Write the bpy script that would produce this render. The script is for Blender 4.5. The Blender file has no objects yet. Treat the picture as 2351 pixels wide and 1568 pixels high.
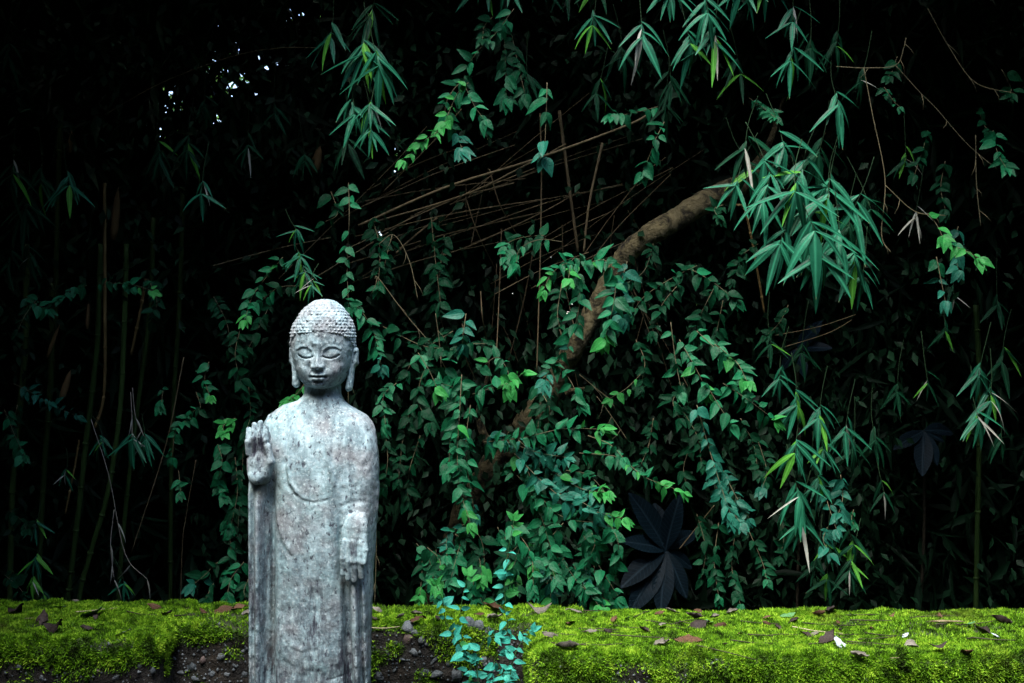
import bpy, math, random
import numpy as np
from mathutils import Vector, Matrix

random.seed(7)
rng = np.random.default_rng(7)
S = bpy.context.scene
C = S.collection

# ------------------------------------------------------------------ camera, sky, sun, exposure
FPX = 2521.0            # focal length in units of a 2351-wide picture
CAM_Z = 1.35
cam_d = bpy.data.cameras.new('camera')
cam = bpy.data.objects.new('camera', cam_d); C.objects.link(cam)
cam.location = (0, 0, CAM_Z); cam.rotation_euler = (math.pi/2, 0, 0)
cam_d.sensor_fit = 'HORIZONTAL'; cam_d.sensor_width = 36; cam_d.lens = 36*FPX/2351
cam_d.clip_end = 500; cam_d.clip_start = 0.05
S.camera = cam

SUN_EL, SUN_ROT = math.radians(66), math.radians(205)
w = bpy.data.worlds.new('World'); S.world = w; w.use_nodes = True
nt = w.node_tree; nt.nodes.clear()
sky = nt.nodes.new('ShaderNodeTexSky'); sky.sky_type = 'NISHITA'; sky.sun_disc = False
sky.sun_elevation = SUN_EL; sky.sun_rotation = SUN_ROT; sky.air_density = 1.0; sky.dust_density = 2.0; sky.ozone_density = 1.0
bg = nt.nodes.new('ShaderNodeBackground'); bg.inputs['Strength'].default_value = 0.12
wo = nt.nodes.new('ShaderNodeOutputWorld')
nt.links.new(sky.outputs[0], bg.inputs[0]); nt.links.new(bg.outputs[0], wo.inputs[0])

sd = bpy.data.lights.new('sun', 'SUN'); sd.energy = 1.5; sd.angle = math.radians(35); sd.color = (1.0, 0.96, 0.9)
so = bpy.data.objects.new('sun', sd); C.objects.link(so)
sdir = Vector((math.sin(SUN_ROT)*math.cos(SUN_EL), math.cos(SUN_ROT)*math.cos(SUN_EL), math.sin(SUN_EL)))
so.rotation_euler = sdir.to_track_quat('Z', 'Y').to_euler(); so.location = sdir*20

S.view_settings.view_transform = 'Standard'; S.view_settings.look = 'None'
S.view_settings.exposure = 2.5; S.view_settings.gamma = 1.0; S.view_settings.use_curve_mapping = False
S.render.engine = 'CYCLES'
S.cycles.use_denoising = True
S.cycles.max_bounces = 4; S.cycles.diffuse_bounces = 2; S.cycles.glossy_bounces = 2; S.cycles.transmission_bounces = 2

# ------------------------------------------------------------------ helpers
def P(x, y, Y):
    """world point seen at picture unit (x, y) at distance Y"""
    return Vector(((x-1175.5)*Y/FPX, Y, CAM_Z-(y-784)*Y/FPX))

def tag(o, label=None, cat=None, group=None, kind=None):
    if label: o['label'] = label
    if cat: o['category'] = cat
    if group: o['group'] = group
    if kind: o['kind'] = kind
    return o

def empty(name, loc=(0, 0, 0)):
    o = bpy.data.objects.new(name, None); C.objects.link(o); o.location = loc
    o.empty_display_size = 0.05
    return o

def mesh_np(name, V, F, smooth=False):
    V = np.asarray(V, np.float32); F = np.asarray(F, np.int32)
    me = bpy.data.meshes.new(name)
    n, k = F.shape
    me.vertices.add(len(V)); me.vertices.foreach_set('co', V.ravel())
    me.loops.add(n*k); me.loops.foreach_set('vertex_index', F.ravel())
    me.polygons.add(n); me.polygons.foreach_set('loop_start', np.arange(0, n*k, k, dtype=np.int32))
    if smooth: me.polygons.foreach_set('use_smooth', np.ones(n, bool))
    me.update(calc_edges=True)
    return me

def obj(name, me, mat=None, parent=None, mw=None):
    o = bpy.data.objects.new(name, me); C.objects.link(o)
    if mat is not None and len(me.materials) == 0: me.materials.append(mat)
    if parent is not None: o.parent = parent
    if mw is not None:
        o.matrix_basis = Matrix.Translation(-parent.location) @ mw if parent is not None else mw
    return o

def set_mat(o, m):
    """material on the object, so shared mesh data can take many colours"""
    o.material_slots[0].link = 'OBJECT'; o.material_slots[0].material = m

def basis(loc, d, n, s=1.0):
    """matrix with +Y along d and +Z near n"""
    d = Vector(d).normalized(); n = Vector(n)
    x = d.cross(n)
    if x.length < 1e-5: x = d.cross(Vector((0.3, 0.5, 0.8)))
    x.normalize(); z = x.cross(d)
    if not hasattr(s, '__len__'): s = (s, s, s)
    m = Matrix(((x.x*s[0], d.x*s[1], z.x*s[2], loc[0]), (x.y*s[0], d.y*s[1], z.y*s[2], loc[1]), (x.z*s[0], d.z*s[1], z.z*s[2], loc[2]), (0, 0, 0, 1)))
    return m

def spline(pts, n=8):
    """Catmull-Rom through Vectors"""
    p = [pts[0]*2-pts[1]] + list(pts) + [pts[-1]*2-pts[-2]]
    out = []
    for i in range(1, len(p)-2):
        for k in range(n):
            t = k/n
            a, b, c, d = p[i-1], p[i], p[i+1], p[i+2]
            out.append(0.5*((2*b)+(c-a)*t+(2*a-5*b+4*c-d)*t*t+(3*b-a-3*c+d)*t*t*t))
    out.append(pts[-1].copy())
    return out

def tube(name, pts, radii, sides=6, jit=0.0, caps=True):
    """pts relative; radii list or number"""
    n = len(pts)
    if not hasattr(radii, '__len__'): radii = [radii]*n
    V = []; F = []
    up = Vector((0.12, 0.9, 0.3)).normalized()
    for i, p in enumerate(pts):
        t = (pts[min(i+1, n-1)]-pts[max(i-1, 0)])
        t = t.normalized() if t.length > 1e-9 else Vector((0, 0, 1))
        a = t.cross(up); a = a.normalized() if a.length > 1e-4 else t.cross(Vector((1, 0, 0))).normalized()
        b = t.cross(a)
        for k in range(sides):
            an = 2*math.pi*k/sides
            r = radii[i]*(1+random.uniform(-jit, jit))
            V.append(p + a*(r*math.cos(an)) + b*(r*math.sin(an)))
    for i in range(n-1):
        for k in range(sides):
            k2 = (k+1) % sides
            F.append((i*sides+k, (i+1)*sides+k, (i+1)*sides+k2, i*sides+k2))
    if caps:
        V.append(pts[0]); c0 = len(V)-1; V.append(pts[-1]); c1 = len(V)-1
        for k in range(sides):
            k2 = (k+1) % sides
            F.append((c0, k, k2, k2)); F.append((c1, (n-1)*sides+k2, (n-1)*sides+k, (n-1)*sides+k))
    me = bpy.data.meshes.new(name)
    me.from_pydata([tuple(v) for v in V], [], [f if f[2] != f[3] else f[:3] for f in F])
    me.polygons.foreach_set('use_smooth', np.ones(len(me.polygons), bool)); me.update()
    return me

# numpy value noise ---------------------------------------------------------
_lat = rng.random((32, 32, 32)).astype(np.float32)
def vnoise(x, y, z):
    x = np.asarray(x, np.float32); y = np.asarray(y, np.float32); z = np.asarray(z, np.float32)
    xi = np.floor(x).astype(int); yi = np.floor(y).astype(int); zi = np.floor(z).astype(int)
    fx, fy, fz = x-xi, y-yi, z-zi
    fx = fx*fx*(3-2*fx); fy = fy*fy*(3-2*fy); fz = fz*fz*(3-2*fz)
    def L(a, b, c): return _lat[(xi+a) % 32, (yi+b) % 32, (zi+c) % 32]
    c00 = L(0, 0, 0)*(1-fx)+L(1, 0, 0)*fx; c10 = L(0, 1, 0)*(1-fx)+L(1, 1, 0)*fx
    c01 = L(0, 0, 1)*(1-fx)+L(1, 0, 1)*fx; c11 = L(0, 1, 1)*(1-fx)+L(1, 1, 1)*fx
    return (c00*(1-fy)+c10*fy)*(1-fz)+(c01*(1-fy)+c11*fy)*fz
def fbm(x, y, z, o=3):
    s = 0; a = 0.5; t = 0
    for i in range(o):
        s = s+a*vnoise(x*2**i+7.3*i, y*2**i+3.1*i, z*2**i+5.7*i); t += a; a *= 0.5
    return s/t-0.5

def surface_nets(F, org, h):
    """dual surface of the zero set of F (negative inside)"""
    s = F < 0
    nx, ny, nz = F.shape
    cnt = np.zeros((nx-1, ny-1, nz-1), np.int8)
    for a in (0, 1):
        for b in (0, 1):
            for c in (0, 1):
                cnt += s[a:nx-1+a, b:ny-1+b, c:nz-1+c]
    act = (cnt > 0) & (cnt < 8)
    I, J, K = np.nonzero(act)
    idx = np.full(act.shape, -1, np.int32); idx[I, J, K] = np.arange(len(I))
    acc = np.zeros((len(I), 3)); n = np.zeros(len(I))
    cor = [(a, b, c) for a in (0, 1) for b in (0, 1) for c in (0, 1)]
    for p in cor:
        for ax in range(3):
            if p[ax]: continue
            q = list(p); q[ax] = 1
            f0 = F[I+p[0], J+p[1], K+p[2]]; f1 = F[I+q[0], J+q[1], K+q[2]]
            m = (f0 < 0) != (f1 < 0)
            t = np.where(m, f0/np.where(m, f0-f1, 1), 0)
            pos = np.array(p, float)[None].repeat(len(I), 0); pos[:, ax] = t
            acc[m] += pos[m]; n[m] += 1
    V = (np.stack([I, J, K], 1)+acc/n[:, None])*h+np.array(org)
    Q = []
    for ax in range(3):
        sl0 = [slice(None)]*3; sl1 = [slice(None)]*3
        sl0[ax] = slice(0, -1); sl1[ax] = slice(1, None)
        a, b = s[tuple(sl0)], s[tuple(sl1)]
        E = np.nonzero(a != b)
        inside = a[E]
        u, v = (ax+1) % 3, (ax+2) % 3
        sh = act.shape
        ok = (E[u] > 0) & (E[v] > 0) & (E[u] < sh[u]) & (E[v] < sh[v]) & (E[ax] < sh[ax])
        E = [e[ok] for e in E]; inside = inside[ok]
        def cell(du, dv):
            e = [x.copy() for x in E]; e[u] -= du; e[v] -= dv
            return idx[e[0], e[1], e[2]]
        q = np.stack([cell(1, 1), cell(0, 1), cell(0, 0), cell(1, 0)], 1)
        q[~inside] = q[~inside][:, ::-1]
        Q.append(q)
    Q = np.concatenate(Q)
    Q = Q[(Q >= 0).all(1)]
    return V, Q

def smin(a, b, k):
    h = np.clip(0.5+0.5*(b-a)/k, 0, 1)
    return b*(1-h)+a*h-k*h*(1-h)
def smax(a, b, k): return -smin(-a, -b, k)
def capsule(X, Y, Z, a, b, ra, rb=None):
    rb = ra if rb is None else rb
    a = np.array(a, float); b = np.array(b, float); d = b-a; L2 = (d*d).sum()
    t = np.clip(((X-a[0])*d[0]+(Y-a[1])*d[1]+(Z-a[2])*d[2])/L2, 0, 1)
    return np.sqrt((X-a[0]-t*d[0])**2+(Y-a[1]-t*d[1])**2+(Z-a[2]-t*d[2])**2)-(ra+(rb-ra)*t)
def ellipsoid(X, Y, Z, c, r):
    q = np.sqrt(((X-c[0])/r[0])**2+((Y-c[1])/r[1])**2+((Z-c[2])/r[2])**2)
    return (q-1)*min(r)
def polydist(X, Z, pts):
    best = np.full(X.shape, 1e9)
    for a, b in zip(pts[:-1], pts[1:]):
        dx, dz = b[0]-a[0], b[1]-a[1]; L2 = dx*dx+dz*dz+1e-12
        t = np.clip(((X-a[0])*dx+(Z-a[1])*dz)/L2, 0, 1)
        best = np.minimum(best, np.hypot(X-a[0]-t*dx, Z-a[1]-t*dz))
    return best
def grid(lo, hi, h):
    ax = [np.arange(lo[i], hi[i]+h, h) for i in range(3)]
    return np.meshgrid(*ax, indexing='ij')

# leaf-mass: many two-triangle leaves in one mesh -----------------------------
def leaf_mass(name, centers, dirs, norms, length, width, mat, tint=None, parent=None, fold=0.15):
    c = np.asarray(centers, float); n = len(c)
    d = dirs/np.linalg.norm(dirs, axis=1, keepdims=True)
    x = np.cross(d, norms); x /= np.linalg.norm(x, axis=1, keepdims=True)+1e-9
    z = np.cross(x, d)
    L = np.broadcast_to(length, n)[:, None]; W = np.broadcast_to(width, n)[:, None]
    v0 = c-d*L*0.5; v2 = c+d*L*0.5-z*L*0.06
    m = c-d*L*0.06
    v1 = m-x*W*0.5+z*W*fold; v3 = m+x*W*0.5+z*W*fold
    V = np.stack([v0, v1, v2, v3], 1).reshape(-1, 3)
    b = np.arange(n)*4
    F = np.concatenate([np.stack([b, b+2, b+1], 1), np.stack([b, b+3, b+2], 1)])
    me = mesh_np(name, V, F)
    if tint is not None:
        at = me.attributes.new('tint', 'FLOAT', 'POINT')
        at.data.foreach_set('value', np.repeat(tint, 4).astype(np.float32))
    return obj(name, me, mat, parent)

def unit_rand(n):
    v = rng.normal(size=(n, 3)); return v/np.linalg.norm(v, axis=1, keepdims=True)

# ------------------------------------------------------------------ materials
def new_mat(name):
    m = bpy.data.materials.new(name); m.use_nodes = True
    t = m.node_tree; b = t.nodes['Principled BSDF']
    return m, t, b
def N(t, kind, **kw):
    n = t.nodes.new(kind)
    for k, v in kw.items(): setattr(n, k, v)
    return n
def ramp(t, fac, stops, interp='LINEAR'):
    r = t.nodes.new('ShaderNodeValToRGB'); r.color_ramp.interpolation = interp
    e = r.color_ramp.elements
    while len(e) < len(stops): e.new(0.5)
    for el, (p, c) in zip(e, stops):
        el.position = p; el.color = (*c, 1) if len(c) == 3 else c
    t.links.new(fac, r.inputs[0]); return r.outputs[0]
def mix(t, fac, a, b, mode='MIX'):
    n = t.nodes.new('ShaderNodeMix'); n.data_type = 'RGBA'; n.blend_type = mode
    for sock, val in ((n.inputs[0], fac), (n.inputs[6], a), (n.inputs[7], b)):
        if hasattr(val, 'links') or isinstance(val, bpy.types.NodeSocket): t.links.new(val, sock)
        elif isinstance(val, (int, float)): sock.default_value = val
        else: sock.default_value = (*val, 1)
    return n.outputs[2]
def math_n(t, op, a, b=None, clamp=False):
    n = t.nodes.new('ShaderNodeMath'); n.operation = op; n.use_clamp = clamp
    for i, v in enumerate((a, b)):
        if v is None: continue
        if isinstance(v, bpy.types.NodeSocket): t.links.new(v, n.inputs[i])
        else: n.inputs[i].default_value = v
    return n.outputs[0]
def noise(t, scale, detail=3, rough=0.55, vec=None, stretch=None, dist=0.0):
    if vec is None:
        vec = t.nodes.new('ShaderNodeTexCoord').outputs['Object']
    if stretch:
        mp = t.nodes.new('ShaderNodeMapping'); mp.inputs['Scale'].default_value = stretch
        t.links.new(vec, mp.inputs[0]); vec = mp.outputs[0]
    n = t.nodes.new('ShaderNodeTexNoise'); n.inputs['Scale'].default_value = scale
    n.inputs['Detail'].default_value = detail; n.inputs['Roughness'].default_value = rough; n.inputs['Distortion'].default_value = dist
    t.links.new(vec, n.inputs['Vector']); return n.outputs['Fac']
def bump(t, b, h, strength, dist=0.01):
    n = t.nodes.new('ShaderNodeBump'); n.inputs['Strength'].default_value = strength; n.inputs['Distance'].default_value = dist
    t.links.new(h, n.inputs['Height']); t.links.new(n.outputs[0], b.inputs['Normal'])

def leaf_mat(name, c_dark, c_light, rough=0.42, vein=0.5, vk=9.0, trans=0.18, tip=None, spec=0.14):
    """leaf with lighter midrib and side veins; local +Y runs along a unit-long leaf, X across"""
    m, t, b = new_mat(name)
    oi = N(t, 'ShaderNodeObjectInfo'); tc = N(t, 'ShaderNodeTexCoord')
    nz = noise(t, 6.0, 3, vec=tc.outputs['Object'])
    f = math_n(t, 'ADD', math_n(t, 'MULTIPLY', oi.outputs['Random'], 0.75), math_n(t, 'MULTIPLY', math_n(t, 'SUBTRACT', nz, 0.35), 0.6), True)
    col = ramp(t, f, [(0.0, c_dark), (1.0, c_light)])
    sp = N(t, 'ShaderNodeSeparateXYZ'); t.links.new(tc.outputs['Object'], sp.inputs[0])
    ax = math_n(t, 'ABSOLUTE', sp.outputs[0])
    mid = math_n(t, 'SUBTRACT', 1.0, math_n(t, 'MULTIPLY', ax, 45.0), True)
    sv = math_n(t, 'SINE', math_n(t, 'MULTIPLY', math_n(t, 'SUBTRACT', sp.outputs[1], math_n(t, 'MULTIPLY', ax, 0.8)), vk*6.283))
    sv = math_n(t, 'MULTIPLY', math_n(t, 'GREATER_THAN', sv, 0.88), 0.45)
    v = math_n(t, 'MULTIPLY', math_n(t, 'MAXIMUM', mid, sv), vein)
    col = mix(t, v, col, tuple(min(1, c*1.9+0.012) for c in c_light))
    if tip:
        tp = math_n(t, 'MULTIPLY', math_n(t, 'SUBTRACT', math_n(t, 'ADD', sp.outputs[1], math_n(t, 'MULTIPLY', nz, 0.25)), 1.0), 9.0, True)
        tp = math_n(t, 'MULTIPLY', tp, math_n(t, 'GREATER_THAN', oi.outputs['Random'], 0.55))
        col = mix(t, tp, col, tip)
    t.links.new(col, b.inputs['Base Color'])
    b.inputs['Roughness'].default_value = rough; b.inputs['Specular IOR Level'].default_value = spec
    bump(t, b, math_n(t, 'ADD', nz, math_n(t, 'MULTIPLY', v, 1.0)), 0.35, 0.01)
    if trans:
        tr = N(t, 'ShaderNodeBsdfTranslucent'); t.links.new(col, tr.inputs[0])
        ms = N(t, 'ShaderNodeMixShader'); ms.inputs[0].default_value = trans
        out = t.nodes['Material Output']
        t.links.new(b.outputs[0], ms.inputs[1]); t.links.new(tr.outputs[0], ms.inputs[2]); t.links.new(ms.outputs[0], out.inputs[0])
    return m

M = {}
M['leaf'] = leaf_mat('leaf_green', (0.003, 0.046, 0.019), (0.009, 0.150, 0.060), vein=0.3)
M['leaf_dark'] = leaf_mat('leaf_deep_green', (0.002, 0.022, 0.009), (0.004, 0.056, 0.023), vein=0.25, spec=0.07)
M['leaf_teal'] = leaf_mat('leaf_blue_green', (0.005, 0.055, 0.036), (0.014, 0.135, 0.088), vein=0.3, rough=0.38)
M['leaf_new'] = leaf_mat('leaf_fresh_green', (0.012, 0.130, 0.028), (0.035, 0.260, 0.055), vein=0.35, trans=0.25)
M['leaf_aqua'] = leaf_mat('leaf_aqua', (0.020, 0.200, 0.150), (0.050, 0.400, 0.310), vein=0.25, trans=0.2)
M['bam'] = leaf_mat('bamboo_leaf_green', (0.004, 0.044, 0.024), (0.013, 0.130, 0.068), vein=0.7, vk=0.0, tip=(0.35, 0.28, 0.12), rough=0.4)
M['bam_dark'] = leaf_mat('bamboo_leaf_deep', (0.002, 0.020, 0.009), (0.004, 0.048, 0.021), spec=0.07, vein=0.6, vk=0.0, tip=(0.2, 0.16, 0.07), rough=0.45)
M['bam_lime'] = leaf_mat('bamboo_leaf_lime', (0.040, 0.190, 0.022), (0.090, 0.330, 0.040), vein=0.5, vk=0.0, trans=0.3)
M['bam_dry'] = leaf_mat('bamboo_leaf_bleached', (0.18, 0.19, 0.15), (0.40, 0.43, 0.38), vein=0.2, vk=0.0, trans=0.2)
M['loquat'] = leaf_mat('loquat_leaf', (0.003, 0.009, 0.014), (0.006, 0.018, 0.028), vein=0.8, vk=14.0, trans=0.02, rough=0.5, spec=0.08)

def simple(name, c1, c2, scale=30, rough=0.8, stretch=None, bmp=0.3, spec=0.12):
    m, t, b = new_mat(name)
    n = noise(t, scale, 4, 0.6, stretch=stretch)
    oi = N(t, 'ShaderNodeObjectInfo')
    f = math_n(t, 'ADD', math_n(t, 'MULTIPLY', math_n(t, 'SUBTRACT', n, 0.25), 1.5), math_n(t, 'MULTIPLY', math_n(t, 'SUBTRACT', oi.outputs['Random'], 0.5), 0.5), True)
    t.links.new(ramp(t, f, [(0, c1), (1, c2)]), b.inputs['Base Color'])
    b.inputs['Roughness'].default_value = rough; b.inputs['Specular IOR Level'].default_value = spec
    bump(t, b, n, bmp, 0.004)
    return m
M['stem'] = simple('vine_stem', (0.05, 0.05, 0.03), (0.16, 0.14, 0.08), 60)
M['stem_green'] = simple('green_stem', (0.02, 0.07, 0.02), (0.06, 0.16, 0.05), 60)
M['stem_dark'] = simple('dark_green_stem', (0.008, 0.022, 0.010), (0.02, 0.05, 0.02), 60)
M['twig_white'] = simple('bleached_twig', (0.12, 0.115, 0.1), (0.3, 0.29, 0.26), 60)
M['cane'] = simple('dry_cane', (0.06, 0.048, 0.026), (0.24, 0.19, 0.11), 40, stretch=(1, 1, 0.3))
M['culm'] = simple('bamboo_culm_green', (0.02, 0.045, 0.012), (0.05, 0.095, 0.025), 25, rough=0.45, stretch=(1, 1, 0.2))
M['culm_dry'] = simple('bamboo_culm_tan', (0.08, 0.055, 0.02), (0.26, 0.19, 0.08), 25, rough=0.6, stretch=(1, 1, 0.2))
M['sheath'] = simple('culm_sheath', (0.07, 0.045, 0.02), (0.17, 0.11, 0.05), 30, stretch=(2, 2, 0.3))
M['soil'] = simple('dark_soil', (0.003, 0.0028, 0.002), (0.010, 0.008, 0.006), 12, 0.95, bmp=1.0)
M['paving'] = simple('worn_paving', (0.035, 0.04, 0.035), (0.09, 0.09, 0.08), 9, 0.9)
M['dead'] = simple('dead_leaf_brown', (0.035, 0.018, 0.011), (0.15, 0.085, 0.05), 18, 0.75)
M['dead_dark'] = simple('dead_leaf_dark', (0.015, 0.012, 0.011), (0.06, 0.045, 0.04), 18, 0.6)
M['dead_grey'] = simple('dead_leaf_grey', (0.085, 0.08, 0.065), (0.25, 0.235, 0.20), 18, 0.7)
M['dead_blue'] = simple('dead_leaf_pale_blue', (0.30, 0.36, 0.40), (0.52, 0.60, 0.64), 12, 0.5)
M['dead_green'] = simple('fallen_leaf_green', (0.06, 0.16, 0.06), (0.14, 0.30, 0.12), 12, 0.5)
M['straw'] = simple('straw', (0.28, 0.24, 0.14), (0.5, 0.45, 0.3), 30, 0.7)
M['twig'] = simple('dark_twig', (0.02, 0.02, 0.014), (0.07, 0.06, 0.04), 50)
M['pebble'] = simple('pebble', (0.03, 0.04, 0.046), (0.20, 0.225, 0.24), 2.6, 0.7, bmp=1.0)
M['pebble_warm'] = simple('pebble_warm', (0.09, 0.07, 0.065), (0.26, 0.20, 0.19), 2.2, 0.7)

# bark
m, t, b = new_mat('bark')
n1 = noise(t, 11, 6, 0.7, dist=1.2); n2 = noise(t, 60, 4, 0.7)
col = ramp(t, n1, [(0.36, (0.012, 0.009, 0.005)), (0.45, (0.12, 0.10, 0.045)), (0.52, (0.29, 0.24, 0.115)), (0.75, (0.40, 0.34, 0.18))])
col = mix(t, math_n(t, 'MULTIPLY', n2, 0.7), col, (0.05, 0.04, 0.02), 'MULTIPLY')
t.links.new(col, b.inputs['Base Color']); b.inputs['Roughness'].default_value = 0.9
bump(t, b, math_n(t, 'ADD', n1, math_n(t, 'MULTIPLY', n2, 0.5)), 1.0, 0.04)
M['bark'] = m

# leaf masses
def mass_mat(name, a, bcol, rough=0.5):
    m, t, b = new_mat(name)
    at = N(t, 'ShaderNodeAttribute', attribute_name='tint')
    t.links.new(ramp(t, at.outputs['Fac'], [(0, a), (1, bcol)]), b.inputs['Base Color'])
    b.inputs['Roughness'].default_value = rough; b.inputs['Specular IOR Level'].default_value = 0.08
    return m
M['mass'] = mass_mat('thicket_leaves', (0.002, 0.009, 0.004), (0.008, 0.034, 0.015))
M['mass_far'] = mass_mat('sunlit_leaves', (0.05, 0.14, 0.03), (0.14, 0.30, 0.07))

# stone of the statue
m, t, b = new_mat('weathered_stone')
tc = N(t, 'ShaderNodeTexCoord'); ov = tc.outputs['Object']
big = noise(t, 7, 4, 0.6, vec=ov)
streak = noise(t, 26, 5, 0.65, vec=ov, stretch=(1.0, 1.0, 0.13), dist=0.5)
spk = noise(t, 150, 3, 0.7, vec=ov)
spk2 = noise(t, 95, 2, 0.6, vec=ov, stretch=(1, 1, 0.6))
hue = noise(t, 11, 3, 0.5, vec=ov)
col = ramp(t, streak, [(0.26, (0.08, 0.12, 0.145)), (0.42, (0.21, 0.31, 0.345)), (0.56, (0.35, 0.50, 0.545)), (0.74, (0.54, 0.72, 0.765))])
col = mix(t, ramp(t, hue, [(0.48, (0, 0, 0)), (0.64, (0.7, 0.7, 0.7))]), col, (0.28, 0.285, 0.30))
col = mix(t, ramp(t, big, [(0.50, (0, 0, 0)), (0.66, (0.6, 0.6, 0.6))]), col, (0.28, 0.46, 0.49))
spk3 = noise(t, 62, 4, 0.75, vec=ov, stretch=(1, 1, 0.5))
col = mix(t, ramp(t, spk3, [(0.32, (0.6, 0.6, 0.6)), (0.48, (0, 0, 0))]), col, (0.11, 0.135, 0.15))
col = mix(t, ramp(t, spk, [(0.54, (0, 0, 0)), (0.68, (0.75, 0.75, 0.75))]), col, (0.60, 0.73, 0.76))
col = mix(t, ramp(t, spk2, [(0.30, (0.95, 0.95, 0.95)), (0.41, (0, 0, 0))]), col, (0.05, 0.06, 0.08))
stain_shade = N(t, 'ShaderNodeAttribute', attribute_name='stain_shade')  # dirt blobs, plus shade painted down the lower body
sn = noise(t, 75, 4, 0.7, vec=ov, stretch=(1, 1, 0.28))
sf = math_n(t, 'MULTIPLY', stain_shade.outputs['Fac'], ramp(t, sn, [(0.42, (1, 1, 1)), (0.60, (0.12, 0.12, 0.12))]))
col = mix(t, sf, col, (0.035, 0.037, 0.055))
alg = N(t, 'ShaderNodeAttribute', attribute_name='algae')
col = mix(t, math_n(t, 'MULTIPLY', alg.outputs['Fac'], ramp(t, sn, [(0.3, (0.95, 0.95, 0.95)), (0.7, (0.45, 0.45, 0.45))])), col, (0.085, 0.075, 0.018))
t.links.new(col, b.inputs['Base Color']); b.inputs['Roughness'].default_value = 0.82; b.inputs['Specular IOR Level'].default_value = 0.25
hgt = math_n(t, 'ADD', math_n(t, 'MULTIPLY', spk, 0.6), math_n(t, 'ADD', math_n(t, 'MULTIPLY', streak, 0.8), math_n(t, 'MULTIPLY', spk2, 0.6)))
bump(t, b, hgt, 0.55, 0.005)
M['stone'] = m

# concrete of the wall with a film of moss where it faces up
m, t, b = new_mat('mossy_concrete')
tc = N(t, 'ShaderNodeTexCoord'); ov = tc.outputs['Object']
n1 = noise(t, 9, 5, 0.65, vec=ov); n2 = noise(t, 60, 4, 0.7, vec=ov)
col = ramp(t, n1, [(0.3, (0.004, 0.004, 0.004)), (0.55, (0.014, 0.012, 0.009)), (0.75, (0.032, 0.022, 0.012))])
col = mix(t, ramp(t, n2, [(0.60, (0, 0, 0)), (0.75, (0.5, 0.5, 0.5))]), col, (0.10, 0.11, 0.11))
ms = N(t, 'ShaderNodeAttribute', attribute_name='moss')
col = mix(t, ms.outputs['Fac'], col, ramp(t, n2, [(0.3, (0.02, 0.05, 0.004)), (0.7, (0.07, 0.15, 0.01))]))
t.links.new(col, b.inputs['Base Color']); b.inputs['Roughness'].default_value = 0.95
bump(t, b, math_n(t, 'ADD', n1, n2), 1.0, 0.012)
M['wall'] = m
m, t, b = new_mat('moss')
at = N(t, 'ShaderNodeAttribute', attribute_name='tint')
tc = N(t, 'ShaderNodeTexCoord'); ov = tc.outputs['Object']
n1 = noise(t, 5, 4, 0.6, vec=ov); n2 = noise(t, 28, 3, 0.6, vec=ov)
f = math_n(t, 'ADD', math_n(t, 'MULTIPLY', at.outputs['Fac'], 0.62), math_n(t, 'SUBTRACT', math_n(t, 'MULTIPLY', math_n(t, 'ADD', n1, n2), 1.15), 0.93), True)
col = ramp(t, f, [(0.0, (0.012, 0.024, 0.003)), (0.3, (0.060, 0.155, 0.006)), (0.6, (0.165, 0.375, 0.013)), (1.0, (0.36, 0.57, 0.04))])
n3 = noise(t, 3.3, 4, 0.65, vec=ov)
col = mix(t, ramp(t, n3, [(0.56, (0, 0, 0)), (0.70, (0.55, 0.55, 0.55))]), col, (0.10, 0.085, 0.02))
t.links.new(col, b.inputs['Base Color']); b.inputs['Roughness'].default_value = 0.7; b.inputs['Specular IOR Level'].default_value = 0.2
tr = N(t, 'ShaderNodeBsdfTranslucent'); t.links.new(col, tr.inputs[0])
mx = N(t, 'ShaderNodeMixShader'); mx.inputs[0].default_value = 0.3
t.links.new(b.outputs[0], mx.inputs[1]); t.links.new(tr.outputs[0], mx.inputs[2]); t.links.new(mx.outputs[0], t.nodes['Material Output'].inputs[0])
M['moss'] = m

# ------------------------------------------------------------------ ground
def ground_sheet():
    xs = np.concatenate([np.linspace(-120, -8, 12), np.linspace(-7, 7, 71), np.linspace(8, 120, 12)])
    ys = np.concatenate([np.linspace(-60, -2, 10), np.linspace(-1.5, 3.6, 30), np.linspace(3.74, 12, 60), np.linspace(13, 150, 14)])
    X, Y = np.meshgrid(xs, ys, indexing='ij')
    Z = np.where(Y > 3.70, -0.5, 0.0)
    Z = Z+fbm(X*1.7, Y*1.7, X*0)*0.06*np.where(Y > 3.7, 1, 0.15)
    nx, ny = X.shape
    V = np.stack([X, Y, Z], 2).reshape(-1, 3)
    i = np.arange(nx*ny).reshape(nx, ny)
    F = np.stack([i[:-1, :-1], i[1:, :-1], i[1:, 1:], i[:-1, 1:]], 2).reshape(-1, 4)
    o = obj('ground', mesh_np('ground', V, F, True), M['soil'])
    tag(o, kind='structure')
ground_sheet()

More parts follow.
